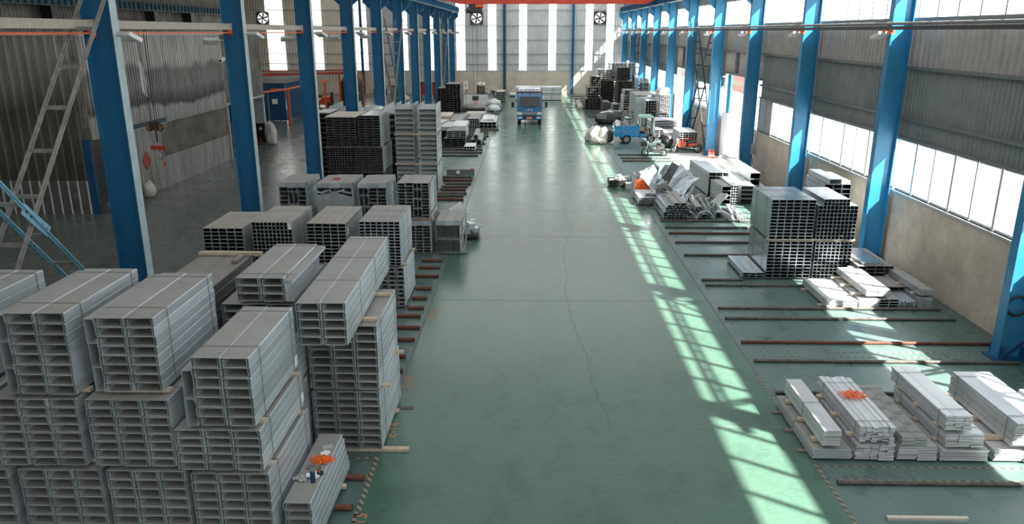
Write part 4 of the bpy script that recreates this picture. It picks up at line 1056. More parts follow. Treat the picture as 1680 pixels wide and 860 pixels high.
bundle('tall black stack near the truck, lower half', -7.47, -6.10, 69.9, 73, .06, 1.25, 4, 6, 'cpair', 'galv_d', (), group=G6)
bundle('tall black stack near the truck, upper half', -7.44, -6.14, 69.9, 73, 1.255, 2.52, 4, 7, 'cpair', 'galv_d', (), group=G6)
bundle('black stack left of the tall one, lower half', -8.20, -7.56, 70, 72.5, .06, 1.25, 2, 6, 'cpair', 'galv_d', (), group=G6)
bundle('black stack left of the tall one, upper half', -8.20, -7.56, 70, 72.5, 1.255, 2.15, 2, 5, 'cpair', 'galv_d', (), group=G6)
cw = empty('covered_pile', 'grey covered pile in front of two white boards under the hoist hook', 'covered goods', (-5.05, 72.0, 0), 0, None)
MB().blob((0, 0, .28), (2.1, 2.2, .72), 21, .16, 1.6).build('tarpaulin', M['cloth_g'], cw, smooth=True)
for i in range(3): MB().box(-1.0 + i * .68, -.38 + i * .68, -1.12, 1.0, 0.03, .30).build('packed_case', M['dark'], cw)
for i in range(2):
    MB().box(-.6, .6, -.05, .05, 0, .95).build('white_board', M['white'], None, loc=(-5.9 + i * 1.22, 78.3, 0), label='%s of two white boards standing behind the grey covered pile' % ['left', 'right'][i], cat='board')
for i, (x, y, z, d, lb) in enumerate(((-3.2, 71.0, 0, (1.2, 1.6, .72), 'front white wrapped bag pile at the aisle edge left of the truck'), (-3.3, 73.2, 0, (1.3, 1.4, 1.15), 'rear white wrapped bag pile at the aisle edge left of the truck'), (-2.75, 72.9, 0, (.7, .8, .6), 'small grey bag beside the white wrapped bag piles'))):
    MB().blob((0, 0, d[2] * .36), d, 31 + i, .22, 2).build('bag_pile', M['film' if i < 2 else 'cloth_g'], None, smooth=True, loc=(x, y, z), label=lb, cat='bags')
bundle('dark channel stack with rags on top by the far wall left of the motorcycle', -5.75, -4.9, 86.4, 88.4, .06, 1.25, 1, 6, 'cpair', 'galv_d', (), jit=.05)
MB().blob((0, 0, .12), (1.1, 1.2, .5), 41, .4, 3).build('rag_heap', M['cloth_w'], None, loc=(-5.3, 87.3, 1.24), label='white rags on the dark channel stack by the far wall', cat='rags')
MB().box(-.1, .1, -.08, .08, 0, .2).build('red_box', M['orange'], None, loc=(-4.78, 86.7, 0), label='small red box at the foot of the dark channel stack', cat='box')
bundle('dark shelf-like stack of channels at the foot of the far wall column', -3.26, -2.45, 79.8, 81.6, .06, 1.13, 1, 5, 'csingle', 'galv_d', ())
MB().box(-.42, .42, -.95, .95, 0, .05).build('cover_board', M['cream'], None, loc=(-2.85, 80.7, 1.132), label='pale board on the shelf-like channel stack', cat='board')
MB().blob((0, 0, .2), (1.4, 1.0, .5), 44, .25, 2).build('film_roll', M['film'], None, smooth=True, loc=(-1.6, 88, 0), label='grey film heap on the floor left of the truck, near the far wall', cat='film')
sg = empty('notice_board', 'white notice sign on the black stack near the far left', 'sign', (-5.95, 73.9, 1.6))
MB().box(-.22, .22, -.02, .02, .15, .95).build('panel', M['paper'], sg); MB().box(-.02, .02, .02, .05, -1.6, .2).build('post', M['grey'], sg); MB().box(-.05, .05, -.025, -.02, .4, .7).build('digit', M['grey'], sg); MB().cbox((.1, -.03, .1), (.2, .05, .08)).build('red_edge', M['cart_red'], sg)
def two_wheeler(name, label, cat, loc, rz, L=1.25, col='dark', r=.22, basket=False, fairing=None, h=1.0):
    t = empty(name, label, cat, loc, rz)
    for sx, nm in ((-L / 2, 'front'), (L / 2, 'rear')):
        w = MB(); w.ring((sx, 0, r), r - .045, .045, 'Y', 18, 6); wo = w.build('wheel', M['rubber'], t)
        s_ = MB().tube((sx, -.03, r), (sx, .03, r), .05, 10)
        for a in range(6): s_.bar((sx, 0, r), (sx + (r - .04) * math.cos(a * PI / 3), 0, r + (r - .04) * math.sin(a * PI / 3)), .012)
        s_.build('hub', M['grey'], wo)
    MB().bar((-L / 2, -.06, r), (-L / 2 + .18, -.05, h * .78), .03).bar((-L / 2, .06, r), (-L / 2 + .18, .05, h * .78), .03).build('fork', M['chrome'], t)
    MB().tube((-L / 2 + .16, 0, h * .7), (-L / 2 + .24, 0, h), .022, 8).tube((-L / 2 + .25, -.28, h), (-L / 2 + .25, .28, h), .016, 8).build('handlebar', M['black'], t)
    MB().path([(-L / 2 + .2, 0, h * .6), (-L / 2 + .32, 0, r + .08), (L * .12, 0, r + .05), (L / 2, 0, r)], .035, 8).build('frame', M[col], t)
    MB().prism([(-L / 2 + .28, r + .05), (L * .15, r + .05), (L * .15, r + .10), (-L / 2 + .28, r + .10)], -.12, .12, 'Y').build('footboard', M['dark'], t)
    MB().prism([(L * .10, r + .12), (L * .46, r + .22), (L * .52, h * .66), (L * .12, h * .60)], -.11, .11, 'Y').build('tail_body', M[fairing or col], t)
    MB().blob((L * .26, 0, h * .70), (L * .42, .24, .12), 2, .05, 2, flat=False).build('seat', M['black'], t, smooth=True)
    MB().cbox((-L / 2 + .14, 0, h * .82), (.10, .16, .14)).build('headlight', M['lamp'], t)
    if basket:
        b = MB(); a0, a1 = -L / 2 - .24, -L / 2 + .08
        b.box(a0, a1, -.15, .15, h * .60, h * .61).box(a0, a0 + .01, -.15, .15, h * .6, h * .82).box(a1 - .01, a1, -.15, .15, h * .6, h * .82).box(a0, a1, -.15, -.14, h * .6, h * .82).box(a0, a1, .14, .15, h * .6, h * .82)
        b.build('basket', M['black'], t)
    if fairing: MB().prism([(-L / 2 + .15, h * .45), (-L / 2 + .35, h * .3), (-L * .05, h * .35), (0, h * .65), (-L * .2, h * .78), (-L / 2 + .2, h * .82)], -.10, .10, 'Y').build('tank_fairing', M[fairing], t)
    MB().bar((0, .05, r), (.08, .22, .01), .02).build('side_stand', M['dark'], t)
    return t
two_wheeler('motorcycle', 'dark motorcycle parked by the far wall left of the truck', 'motorcycle', (-4.35, 87.2, 0), R(15), 1.2, 'dark', .26, h=.95)

# ------------------------------------------------------------------ truck
tk = empty('truck', 'blue flatbed truck facing the camera in the aisle', 'truck', (.07, 60.6, 0))
MB().prism([(-.10, .38), (-.12, 1.0), (-.08, 1.42), (.22, 2.18), (.40, 2.27), (1.50, 2.27), (1.55, .5)], -.95, .95, 'X').build('cab', M['truck_blue'], tk)
ws = MB(); ws.add([(-.84, -.10, 1.45), (.84, -.10, 1.45), (.76, .19, 2.14), (-.76, .19, 2.14)], [(0, 1, 2, 3)])
ws.add([(-.84, -.075, 1.45), (.84, -.075, 1.45), (.76, .21, 2.14), (-.76, .21, 2.14)], [(0, 1, 2, 3)]).build('windscreen', M['glass'], tk)
for s_ in (-1, 1):
    MB().box(min(s_ * .952, s_ * .958), max(s_ * .952, s_ * .958), .35, 1.3, 1.4, 2.05).build('side_window', M['glass'], tk)
MB().box(-.5, .5, -.14, -.115, 1.36, 1.40).bar((-.6, -.12, 1.42), (-.1, .0, 1.62), .02).bar((.1, -.12, 1.42), (.6, .0, 1.62), .02).build('wipers', M['black'], tk)
MB().box(-.95, .95, -.16, .0, .78, 1.0).build('front_band', M['cream'], tk)
g = MB().box(-.60, .60, -.18, -.155, .79, .99).build('grille', M['black'], tk)
gs = MB()
for i in range(13): gs.box(-.57 + i * .095, -.535 + i * .095, -.195, -.18, .81, .97)
gs.build('grille_bars', M['chrome'], g)
for s_ in (-1, 1): 
    a, b = sorted((s_ * .62, s_ * .93)); MB().box(a, b, -.185, -.155, .80, .98).build('headlight', M['lamp'], tk)
    a, b = sorted((s_ * .55, s_ * .90)); MB().prism([(a, .50), (b, .54), (b, .64), (a, .62)], -.20, -.17, 'Y').build('fog_light', M['lamp'], tk)
MB().prism([(-.95, .40), (.95, .40), (.99, .77), (-.99, .77)], -.18, .02, 'Y').build('bumper', M['truck_blue'], tk)
MB().box(-.52, .52, -.20, -.18, .52, .70).build('bumper_intake', M['black'], tk)
pl = MB().box(-.24, .24, -.215, -.20, .46, .64).build('number_plate', M['orange'], tk, label='orange number plate')
MB().box(-.18, .18, -.22, -.215, .52, .58).build('plate_characters', M['cream'], pl)
for s_ in (-1, 1):
    mr = MB().bar((s_ * .95, .0, 1.85), (s_ * 1.28, -.15, 1.75), .03).bar((s_ * .95, .0, 1.3), (s_ * 1.28, -.15, 1.4), .03).build('mirror_arm', M['black'], tk)
    MB().cbox((s_ * 1.30, -.17, 1.57), (.20, .09, .42)).build('mirror', M['black'], mr)
for y in (.55, 4.4):
    for s_ in (-1, 1):
        w = MB().tube((s_ * .70, y, .38), (s_ * .92, y, .38), .38, 22).build('wheel', M['rubber'], tk)
        MB().tube((s_ * .92, y, .38), (s_ * .93, y, .38), .2, 16).build('rim', M['grey'], w)
MB().box(-.42, -.30, .1, 5.6, .45, .62).box(.30, .42, .1, 5.6, .45, .62).build('chassis', M['dark'], tk)
MB().tube((-.95, .55, .38), (.95, .55, .38), .06, 8).tube((-.95, 4.4, .38), (.95, 4.4, .38), .08, 8).build('axle', M['dark'], tk)
MB().box(-1.0, 1.0, 1.65, 5.8, .72, .80).box(-1.0, -.96, 1.65, 5.8, .8, 1.2).box(.96, 1.0, 1.65, 5.8, .8, 1.2).build('cargo_bed', M['truck_blue'], tk)
gd = MB()
for x in (-.97, .97): gd.bar((x, 1.62, .8), (x, 1.62, 2.58), .05)
gd.bar((-1.0, 1.62, 2.58), (1.0, 1.62, 2.58), .05); gd.bar((-1.0, 1.62, 2.36), (1.0, 1.62, 2.36), .04)
for i in range(5): gd.bar((-.66 + i * .33, 1.62, 2.36), (-.66 + i * .33, 1.62, 2.58), .04)
gd.bar((-.97, .3, 2.5), (-.97, 1.62, 2.58), .04); gd.bar((.97, .3, 2.5), (.97, 1.62, 2.58), .04); gd.bar((-.97, .3, 2.5), (.97, .3, 2.5), .05)
for x in (-.97, -.5, 0, .5, .97): gd.bar((x, .3, 2.27), (x, .3, 2.5), .04)
gd.build('head_rack', M['dark'], tk)
def text_mesh(txt, size, ext=.004, align='CENTER'):
    c = bpy.data.curves.new('lettering', 'FONT'); c.body = txt; c.size = size; c.extrude = ext; c.align_x = align
    o = bpy.data.objects.new('lettering', c); COL.objects.link(o)
    me = bpy.data.meshes.new_from_object(o.evaluated_get(bpy.context.evaluated_depsgraph_get()))
    bpy.data.objects.remove(o); return me
me = text_mesh('J A C', .26, .01); me.materials.clear(); me.materials.append(M['chrome'])
place('lettering', me, tk, (0, -.13, 1.10), (PI / 2, 0, 0), label='silver letters on the cab front')
bundle('tall load of white sheet packs on the truck bed', -.85, .97, 62.3, 66.2, .82, 2.5, 3, 4, 'flat', 'galv_w', (.3, .7))
for k in range(2):
    pk_ = bundle('pale grey panel pack behind the truck, %s tier with dark straps' % ['lower', 'upper'][k], -1.4, 3.5, 82.9, 85.2, .06 + k * .68, .70 + k * .68, 1, 3, 'flat', 'galv_w', (), group='panel packs behind the truck')
    for xx in (2.45 + .1 * k,): MB().box(-.02, .02, -.02, 0, 0, .62).build('strap', M['truck_blue'], pk_, loc=(xx - 1.05, -1.17, .01), label='blue strap')
    battens(-1.4, 3.5, 82.9, 85.2, k * .70 + (0 if k == 0 else .005), '%s panel pack behind the truck' % ['lower', 'upper'][k], m='wood_dark', h=.035 if k else .055, ext=(0, 0))

# ------------------------------------------------------------------ right side: bundles near the wall
G7 = 'shiny rectangular tube bundles'
bundle('lower shiny rectangular tube bundle of the big right stack', 6.99, 8.29, 21.6, 23.55, .06, 1.17, 6, 11, 'tube', 'galv_s', (.25, .75), group=G7)
bundle('upper shiny rectangular tube bundle of the big right stack', 6.98, 8.24, 21.6, 23.55, 1.23, 2.40, 6, 12, 'tube', 'galv_s', (.25, .75), group=G7)
bundle('lower square tube bundle right of the shiny rectangular ones', 8.36, 9.42, 21.6, 23.55, .06, 1.17, 9, 11, 'tube', 'galv_s', (), group=G7)
bundle('upper square tube bundle right of the shiny rectangular ones', 8.33, 9.45, 21.6, 23.55, 1.23, 2.23, 10, 9, 'tube', 'galv_s', (), group=G7)
bundle('short top layer of square tubes on the upper square tube bundle', 8.46, 9.20, 21.6, 23.4, 2.235, 2.42, 7, 2, 'tube', 'galv_s', (), group=G7)
bundle('two-row shiny tube pack lying at the left foot of the big right stack', 6.33, 6.94, 21.6, 23.4, .06, .21, 3, 2, 'tube', 'galv_s', (), group=G7)
timber(6.95, 9.5, 21.7, 1.175, 'pale batten across the front of the big right tube stack between its tiers', h=.053)
timber(6.95, 9.5, 23.3, 1.175, 'pale batten across the back of the big right tube stack between its tiers', h=.053)
timber(6.3, 9.5, 21.8, 0, 'grey batten under the front of the big right tube stack', 'wood_dark', .056); timber(6.3, 9.5, 23.2, 0, 'grey batten under the back of the big right tube stack', 'wood_dark', .056)
bundle('bright channel bundle behind the big right stack, against the wall', 9.50, 10.35, 24.4, 26.1, 1.205, 2.32, 3, 7, 'tube', 'galv_s', ())
bundle('narrow upper channel pack on the bright bundle by the wall', 9.6, 10.0, 24.3, 26.2, 2.325, 2.50, 1, 1, 'cpair', 'galv_w', ())
bundle('white strip layer on the bright bundle by the wall', 10.02, 10.35, 24.5, 26.2, 2.325, 2.42, 1, 2, 'flat', 'galv_w', ())
bundle('dark bundle carrying the bright channel bundle by the wall', 9.45, 10.40, 24.3, 26.1, .05, 1.2, 3, 8, 'cpair', 'galv_d', ())
bundle('low dark tube bundle under the second right column', 9.40, 10.40, 21.0, 22.9, .03, .62, 4, 6, 'tube', 'galv_d', ())
bundle('dark channel pack with greenish sheet at the foot of the second right column', 9.50, 10.42, 19.95, 20.9, .03, .35, 3, 3, 'tube', 'galv_d', ())
MB().box(-.3, .3, -.8, .8, 0, .06).build('folded_sheet', M['galv_s'], None, loc=(9.85, 21.9, .625), label='shiny folded sheet on the low dark tube bundle', cat='sheet')

Gf = 'flat zinc strip bundles near the wall'
def strips_b(label, x0, x1, y0, y1, z0, z1, c, r, mat='galv_w', straps=(.12, .85), rz=0, kind='flat', g=Gf, jit=.02):
    return bundle(label, x0, x1, y0, y1, z0, z1, c, r, kind, mat, straps, group=g, rz=rz, jit=jit)
strips_b('flat white strip bundle with dark left side, leftmost of the mid right group', 7.88, 8.70, 19.15, 21.0, .04, .24, 2, 5)
strips_b('low white strip bundle partly under battens, second of the mid right group', 8.72, 9.22, 19.15, 20.95, .04, .28, 1, 5)
strips_b('low channel bundle third of the mid right group', 9.25, 9.76, 19.15, 20.9, .04, .27, 2, 3, 'galv', kind='tube')
strips_b('raised white strip bundle, left of the pair on battens', 8.89, 9.20, 19.2, 21.2, .34, .53, 1, 4)
strips_b('raised white strip bundle, right of the pair on battens', 9.215, 9.52, 19.2, 21.3, .34, .54, 1, 4)
for i, y in enumerate((19.5, 20.2, 20.9)): timber(8.62, 9.68, y, .285, 'pale batten under the raised white strip pair, %s from the front' % ['first', 'second', 'third'][i], h=.05)
strips_b('angle bar bundle with jagged dark ends beside the wall', 9.80, 10.22, 19.15, 21.5, .04, .24, 5, 3, 'galv', kind='angle')
strips_b('lower grey strip bundle nearest the wall', 10.27, 10.62, 19.15, 21.2, .04, .32, 2, 5, 'galv')
strips_b('upper grey strip bundle nearest the wall, on small battens', 10.29, 10.61, 19.2, 21.2, .37, .545, 2, 3, 'galv')
for i, y in enumerate((19.5, 20.3, 21.0)): timber(10.2, 10.62, y, .322, 'small batten between the two grey strip bundles by the wall, %s from the front' % ['first', 'second', 'third'][i], h=.045)
for i, y in enumerate((19.4, 20.7)): timber(7.75, 10.65, y, 0, 'flat batten under the mid right strip group, %s' % ['front', 'back'][i], 'wood', .038)

Gn = 'flat zinc strip bundles at the near right'
strips_b('wide grey sheet pack at the left of the near right group, bottom', 4.86, 5.52, 11.6, 13.6, .04, .22, 1, 6, 'galv', (.5,), g=Gn)
strips_b('narrow bright sheet pack on blocks over the wide grey pack', 4.99, 5.29, 11.6, 13.6, .29, .595, 1, 9, 'galv_w', (.5,), g=Gn)
strips_b('lower ragged strip bundle second from left in the near right group', 5.57, 6.22, 11.6, 13.5, .04, .34, 5, 6, 'galv_w', (.9,), g=Gn, jit=.035)
strips_b('upper ragged strip bundle carrying the orange ribbon', 5.60, 6.18, 11.6, 13.55, .39, .665, 6, 7, 'galv_w', (.1, .86), g=Gn, jit=.035)
strips_b('printed strip bundle third from left in the near right group, bottom', 6.29, 6.94, 11.6, 13.5, .04, .31, 2, 6, 'galv_w', (), g=Gn)
pg_ = strips_b('printed greenish strip pack on top of the third near right bundle', 6.31, 6.74, 11.6, 13.58, .315, .49, 2, 4, 'galv_l', (.08, .92), g=Gn)
strips_b('bent white sheet pack under the tall strip bundles of the near right group', 7.00, 7.80, 11.6, 13.4, .04, .25, 1, 6, 'galv_w', (), g=Gn)
strips_b('middle strip bundle three wide under the tall top one', 7.04, 7.68, 11.6, 13.5, .30, .545, 3, 5, 'galv_w', (.12, .85), g=Gn)
strips_b('top strip bundle three wide, tallest of the near right group', 6.99, 7.44, 11.62, 13.6, .60, .87, 3, 6, 'galv_w', (.12, .86), g=Gn, rz=R(.6))
strips_b('white sheet pack in the lower right, on the floor battens', 7.90, 8.9, 11.6, 13.4, .04, .23, 2, 6, 'galv_w', (), g=Gn)
strips_b('large white sheet pack on blocks at the right frame edge', 8.16, 8.86, 11.6, 13.65, .31, .76, 1, 12, 'galv_w', (.12, .88), g=Gn)
strips_b('white sheet pack cut by the right edge of the photo', 9.35, 9.95, 11.7, 13.45, .04, .50, 1, 8, 'galv_w', (.3,), g=Gn)
for i, y in enumerate((11.9, 12.6, 13.3)):
    od = ['front', 'middle', 'back'][i]
    timber(4.92, 5.40, y, .225, 'wood block under the narrow bright sheet pack, %s' % od, h=.06)
    timber(5.50, 6.28, y, .342, 'pale batten under the ragged ribbon bundle, %s' % od, h=.045)
    timber(7.0, 7.74, y + .02, .252, 'batten under the middle three-wide bundle, %s' % od, h=.045); timber(6.96, 7.5, y, .548, 'small block under the tallest near right bundle, %s' % od, h=.048)
    timber(7.72, 8.92, y + .1, .235, 'long pale batten under the large white sheet pack, %s' % od, h=.07)
    timber(4.7, 9.0, y, 0, 'floor batten under the near right group, %s' % od, 'wood_dark', .038, .06)
# printed marks on the greenish pack
for i in range(9):
    MB().box(-.07, .07, -.045, .045, 0, .001).build('printed_mark', M['grey'], pg_, loc=(-.09 + .2 * (i % 2), -.72 + i * .19, .1725), rot=(0, 0, R(20)))
def ribbon(label, loc, r, seed, n=90, m='orange_net'):
    rr = random.Random(seed); mb = MB()
    for k in range(n):
        a = rr.uniform(0, 2 * PI); d = r * rr.random() ** .7; b = rr.uniform(0, 2 * PI); l = rr.uniform(.03, .08)
        p = (d * math.cos(a) * 1.5, d * math.sin(a), .012 + rr.uniform(0, .05) * (1 - d / r)); q = (p[0] + l * math.cos(b), p[1] + l * math.sin(b), .008 + rr.uniform(0, .04))
        mb.bar(p, q, .018, .006)
    return mb.build('ribbon_tangle', M[m], None, loc=loc, label=label, cat='ribbon')
ribbon('orange ribbon tangle on the ragged strip bundle at the near right', (5.92, 12.75, .672), .17, 3, 130)
for nm, (a, b) in {'lower': (5.40, 10), }.items():
    r = empty('paired_bar', 'pale bar with dark slots lying alone on the floor at the lower right edge', 'bar', (6.0, 9.98, 0))
    MB().box(-.6, .6, -.045, .045, 0, .03).build('base', M['galv'], r); MB().box(-.6, .6, -.03, .03, .03, .055).build('strip', M['cream'], r)

# right side floor pipes
frp = [10.9, 14.11, 15.67, 16.74, 18.3, 19.05, 20.95, 21.45, 24.05, 25.63, 26.88, 27.72, 28.75]
for i, y in enumerate(frp):
    x1 = 10.8 if y < 19.2 and y != 14.11 else 7.3
    if y < 11: x1 = 10.9
    if y == 14.11: x1 = 10.4
    x1 = {20.95: 10.2, 21.45: 6.3}.get(y, x1)
    if y > 24: x1 = 9.2
    floor_pipe(5.02 if y < 20 else 5.1, x1, y, '%s floor pipe from the camera on the right side, running to the wall' % ordL[i], 'rust' if y in (26.88, 16.74) else 'pipe', .038)
for i, y in enumerate((43.0, 44.0, 45.2)): floor_pipe(5.3, 8.4, y, '%s floor pipe beside the small scooter' % ordL[i], 'pipe', .045)
for i in range(4): floor_pipe(5.0, 7.2, 66 + i * 1.6, '%s dark floor pipe before the tall black right stacks' % ordL[i], 'pipe', .06)
for i in range(5): floor_pipe(4.9, 6.4, 75.5 + i * 3, '%s dark floor pipe near the far right wall' % ordL[i], 'pipe', .06)

# ------------------------------------------------------------------ mid-right loose pile
Gp = 'loose pile at the middle right'
cr_ = empty('crate', 'black crate heaped with white plastic offcuts at the aisle edge', 'crate', (4.28, 35.9, 0))
mb = MB().box(-.47, .47, -.4, .4, .05, .08)
for a in (-1, 1): mb.box(-.47, .47, a * .4 - .015, a * .4 + .015, .08, .33); mb.box(a * .47 - .015, a * .47 + .015, -.4, .4, .08, .33)
mb.build('tub', M['black'], cr_)
for a in (-.38, .38): MB().box(a - .05, a + .05, -.4, .4, 0, .05).build('skid', M['black'], cr_)
for i in range(26):
    a, b = rnd.uniform(-.4, .4), rnd.uniform(-.3, .35); z = .12 + .012 * i * (1 - abs(a))
    MB().cbox((0, 0, 0), (rnd.uniform(.1, .2), rnd.uniform(.06, .14), rnd.uniform(.03, .09)), rnd.uniform(-.6, .6), rnd.uniform(-.6, .6), rnd.uniform(0, 3)).build('plastic_offcut', M['white'], None, loc=(4.28 + a, 35.9 + b, z), label='white plastic offcut in the black crate', cat='offcut', group='offcuts in the black crate')
for i in range(16):
    MB().cbox((0, 0, 0), (rnd.uniform(.15, .3), rnd.uniform(.1, .2), .05), rnd.uniform(-.5, .5), rnd.uniform(-.5, .5), rnd.uniform(0, 3)).build('plastic_offcut', M['white'], None, loc=(4.65 + rnd.uniform(-.35, .35), 37.3 + rnd.uniform(-.4, .4), .02 + .012 * i), label='white plastic offcut heaped behind the black crate', cat='offcut', group='offcuts behind the black crate')
ob = empty('orange_bin', 'steel bin with an orange front panel holding white packing', 'bin', (5.13, 34.3, 0))
MB().box(-.34, .34, -.34, -.31, .06, .66).build('orange_front', M['orange'], ob); MB().box(-.38, -.34, -.36, .5, .0, .95).box(.34, .40, -.36, .5, 0, .85).box(-.34, .34, .46, .5, 0, .95).build('side_sheets', M['galv_l'], ob); MB().box(-.34, .34, -.31, .46, .02, .06).build('base', M['galv'], ob)
MB().blob((0, 0, .0), (.5, .45, .4), 8, .3, 3, flat=False).build('packing_foam', M['white'], None, loc=(5.28, 34.2, .72), label='white packing lump in the orange-fronted bin', cat='packing')
MB().box(-.45, .45, -.3, .3, 0, .25).build('carton', M['cloth_w'], None, loc=(5.0, 35.4, .0), label='pale carton behind the orange-fronted bin', cat='box')
MB().cbox((0, 0, .5), (.03, .9, 1.0), 0, R(6), 0).build('leaning_sheet', M['galv_w'], None, loc=(4.64, 33.5, 0), label='white-edged sheet leaning at the left of the orange-fronted bin', cat='sheet')
bundle('cream topped tube pack before the orange-fronted bin', 4.64, 5.36, 31.55, 33.3, .06, .34, 8, 4, 'tube', 'galv_w', (), group=Gp)
battens(4.64, 5.36, 31.55, 33.3, 0, 'cream topped tube pack', m='wood_dark')
# pile of rectangular tubes: each one by itself
def loose(kind, w, h, L, mat, loc, rot, label, g=Gp, cat=None):
    return place({'tube': 'tube', 'csingle': 'channel', 'cpair': 'purlin', 'flat': 'flat_bar', 'utray': 'tray', 'cside': 'channel'}[kind], pmesh(kind, w, h, L, M[mat]), None, loc, rot, label=label, cat=cat or {'tube': 'tube', 'csingle': 'channel', 'cpair': 'purlin', 'flat': 'flat bar', 'utray': 'tray', 'cside': 'channel'}[kind], group=g)
rows = [7, 7, 7, 6, 6, 5]
zz = .07
for j, nrow in enumerate(rows):
    for i in range(nrow):
        loose('tube', .148, .085, 2.4, 'galv_s' if (i + j) % 3 else 'galv', (5.32 + i * .153 + (7 - nrow) * .07, 28.95 + rnd.uniform(-.06, .06), zz), (0, 0, 0), '%s grey tube from the left in row %s of the open tube pile' % (ordL[i], ['one', 'two', 'three', 'four', 'five', 'six'][j]), 'open tube pile at the middle right, row %d' % (j + 1))
    zz += .088
for i in range(2): loose('tube', .22, .10, 2.3, 'galv', (5.72 + i * .26, 28.9, zz), (0, 0, 0), '%s of the two wider tubes on top of the open tube pile' % ['left', 'right'][i])
battens(5.2, 6.35, 28.9, 31.3, 0, 'open tube pile', m='wood_dark', h=.065)
# crumpled scrap sheets
def bent_sheet(label, loc, rot, W, L, seed, mat='galv', fold=.25):
    rr = random.Random(seed); nx, ny = 7, 6; vs = []
    ph = rr.uniform(0, 6)
    for j in range(ny + 1):
        for i in range(nx + 1):
            x = (i / nx - .5) * W; y = (j / ny - .5) * L
            z = fold * abs(i / nx - .5) * W * 1.2 + .05 * math.sin(ph + 3 * x + 5 * y) + .02 * rr.uniform(-1, 1)
            vs.append((x, y, z))
    k = nx + 1; fs = [(j * k + i, j * k + i + 1, (j + 1) * k + i + 1, (j + 1) * k + i) for j in range(ny) for i in range(nx)]
    t = [(a, b, c - .012) for a, b, c in vs]; n = len(vs)
    allf = fs + [tuple(n + i for i in reversed(f)) for f in fs]
    edge = [j * k for j in range(ny + 1)], [j * k + nx for j in range(ny + 1)]
    for e in edge: allf += [(a, b, n + b, n + a) for a, b in zip(e[:-1], e[1:])]
    for e in (list(range(k)), list(range(ny * k, ny * k + k))): allf += [(a, b, n + b, n + a) for a, b in zip(e[:-1], e[1:])]
    return MB().add(vs + t, allf).build('scrap_sheet', M[mat], None, loc=loc, rot=rot, label=label, cat='scrap sheet', group='bent scrap sheets at the middle right')
desc = ['upright left-leaning', 'upright peaked', 'tall narrow folded', 'right-leaning broad', 'long right-sloping', 'front tilted', 'low crumpled', 'small creased', 'dark folded', 'flat lying', 'rear standing', 'rear broad']
pr = [((5.45, 32.6, .75), (R(60), R(-25), R(20)), .7, 1.5), ((5.75, 32.6, .85), (R(68), R(12), R(-8)), .5, 1.5), ((5.9, 32.5, .9), (R(72), R(25), R(-25)), .35, 1.6), ((6.25, 32.7, .85), (R(35), R(38), R(-30)), .7, 1.7),
      ((6.55, 32.2, .65), (R(22), R(12), R(-38)), .55, 2.0), ((5.75, 31.6, .55), (R(40), R(-14), R(25)), .55, .9), ((6.1, 31.2, .42), (R(15), R(20), R(30)), .6, 1.4), ((6.35, 30.9, .38), (R(10), R(-25), R(-20)), .5, 1.3),
      ((6.6, 31.3, .35), (R(12), R(25), R(-50)), .5, 1.5), ((5.6, 32.0, .25), (R(5), R(8), R(70)), .7, 1.2), ((6.75, 33.6, .6), (R(55), R(0), R(-10)), .8, 1.2), ((6.1, 33.8, .6), (R(60), R(5), R(15)), .9, 1.3)]
for i, (l, r_, w, L) in enumerate(pr): bent_sheet('%s grey scrap sheet in the crumpled heap' % desc[i], l, r_, w, L, 50 + i, ['galv', 'galv_s', 'galv_d'][i % 3])
for i in range(16):
    loose('csingle' if i % 3 else 'flat', rnd.uniform(.05, .10), .05, rnd.uniform(.9, 1.5), ['galv', 'galv_s', 'galv_d'][i % 3], (6.0 + rnd.uniform(0, 1.0), 30.0 + rnd.uniform(0, .8), .1 + .03 * i), (R(rnd.uniform(2, 14)), R(rnd.uniform(-25, 25)), R(rnd.uniform(-40, 50))),
          'thin bent profile tangled in the dark middle of the scrap heap', 'thin profiles tangled in the scrap heap')
cdat = [(6.55, 29.1, .06, .26, 2), (6.88, 29.1, .06, .26, -1), (7.2, 29.15, .06, .24, -3), (6.66, 29.3, .30, .24, -4), (6.98, 29.2, .30, .26, -9), (7.45, 29.4, .06, .22, -12), (6.42, 29.7, .3, .16, 14), (7.35, 29.9, .32, .30, -30)]
dn = ['left low', 'centre low', 'right low', 'left upper', 'centre upper', 'far right low', 'small crossing', 'tilted right upper']
for i, (x, y, z, w, a) in enumerate(cdat): loose('utray' if i % 2 == 0 else 'csingle', w, .17, 1.9, ['galv', 'galv_l', 'galv_s'][i % 3], (x, y, z), (R(2), 0, R(a + 4)), '%s wide grey channel of the heap right of the open tube pile' % dn[i])
MB().ring((0, 0, 0), .34, .02, 'Y', 20, 6).build('hoop', M['galv_w'], None, loc=(6.85, 29.0, .02), label='pale hoop end on the floor before the channel heap', cat='hoop')
# stacked channel packs, bright, further right
bundle('tall narrow silver channel pack with long sloping left side', 7.90, 8.27, 33.55, 37.2, .05, 1.06, 1, 6, 'csingle', 'galv_w', (), group=Gp, rz=R(2))
bundle('long white channel pack right behind the tall narrow one', 8.35, 8.9, 34.0, 37.4, .05, .98, 2, 5, 'csingle', 'galv_w', (), group=Gp, rz=R(2))
bundle('grey topped short channel pack before the tall narrow one', 8.07, 8.46, 31.7, 33.4, .05, .80, 1, 4, 'tube', 'galv_l', (), group=Gp, rz=R(3))
bundle('white small square tube pack of the middle right', 8.50, 8.80, 31.75, 33.6, .05, .84, 3, 7, 'tube', 'galv_w', (), group=Gp)
bundle('white wide channel pack behind the shiny tube stack', 8.96, 9.56, 31.9, 35.4, .05, .78, 1, 4, 'csingle', 'galv_w', (), group=Gp)
bundle('long grey channel pack sloping along the wall to the gate', 9.62, 10.05, 33.0, 37.2, .05, 1.15, 1, 4, 'tube', 'galv_l', (), group=Gp)
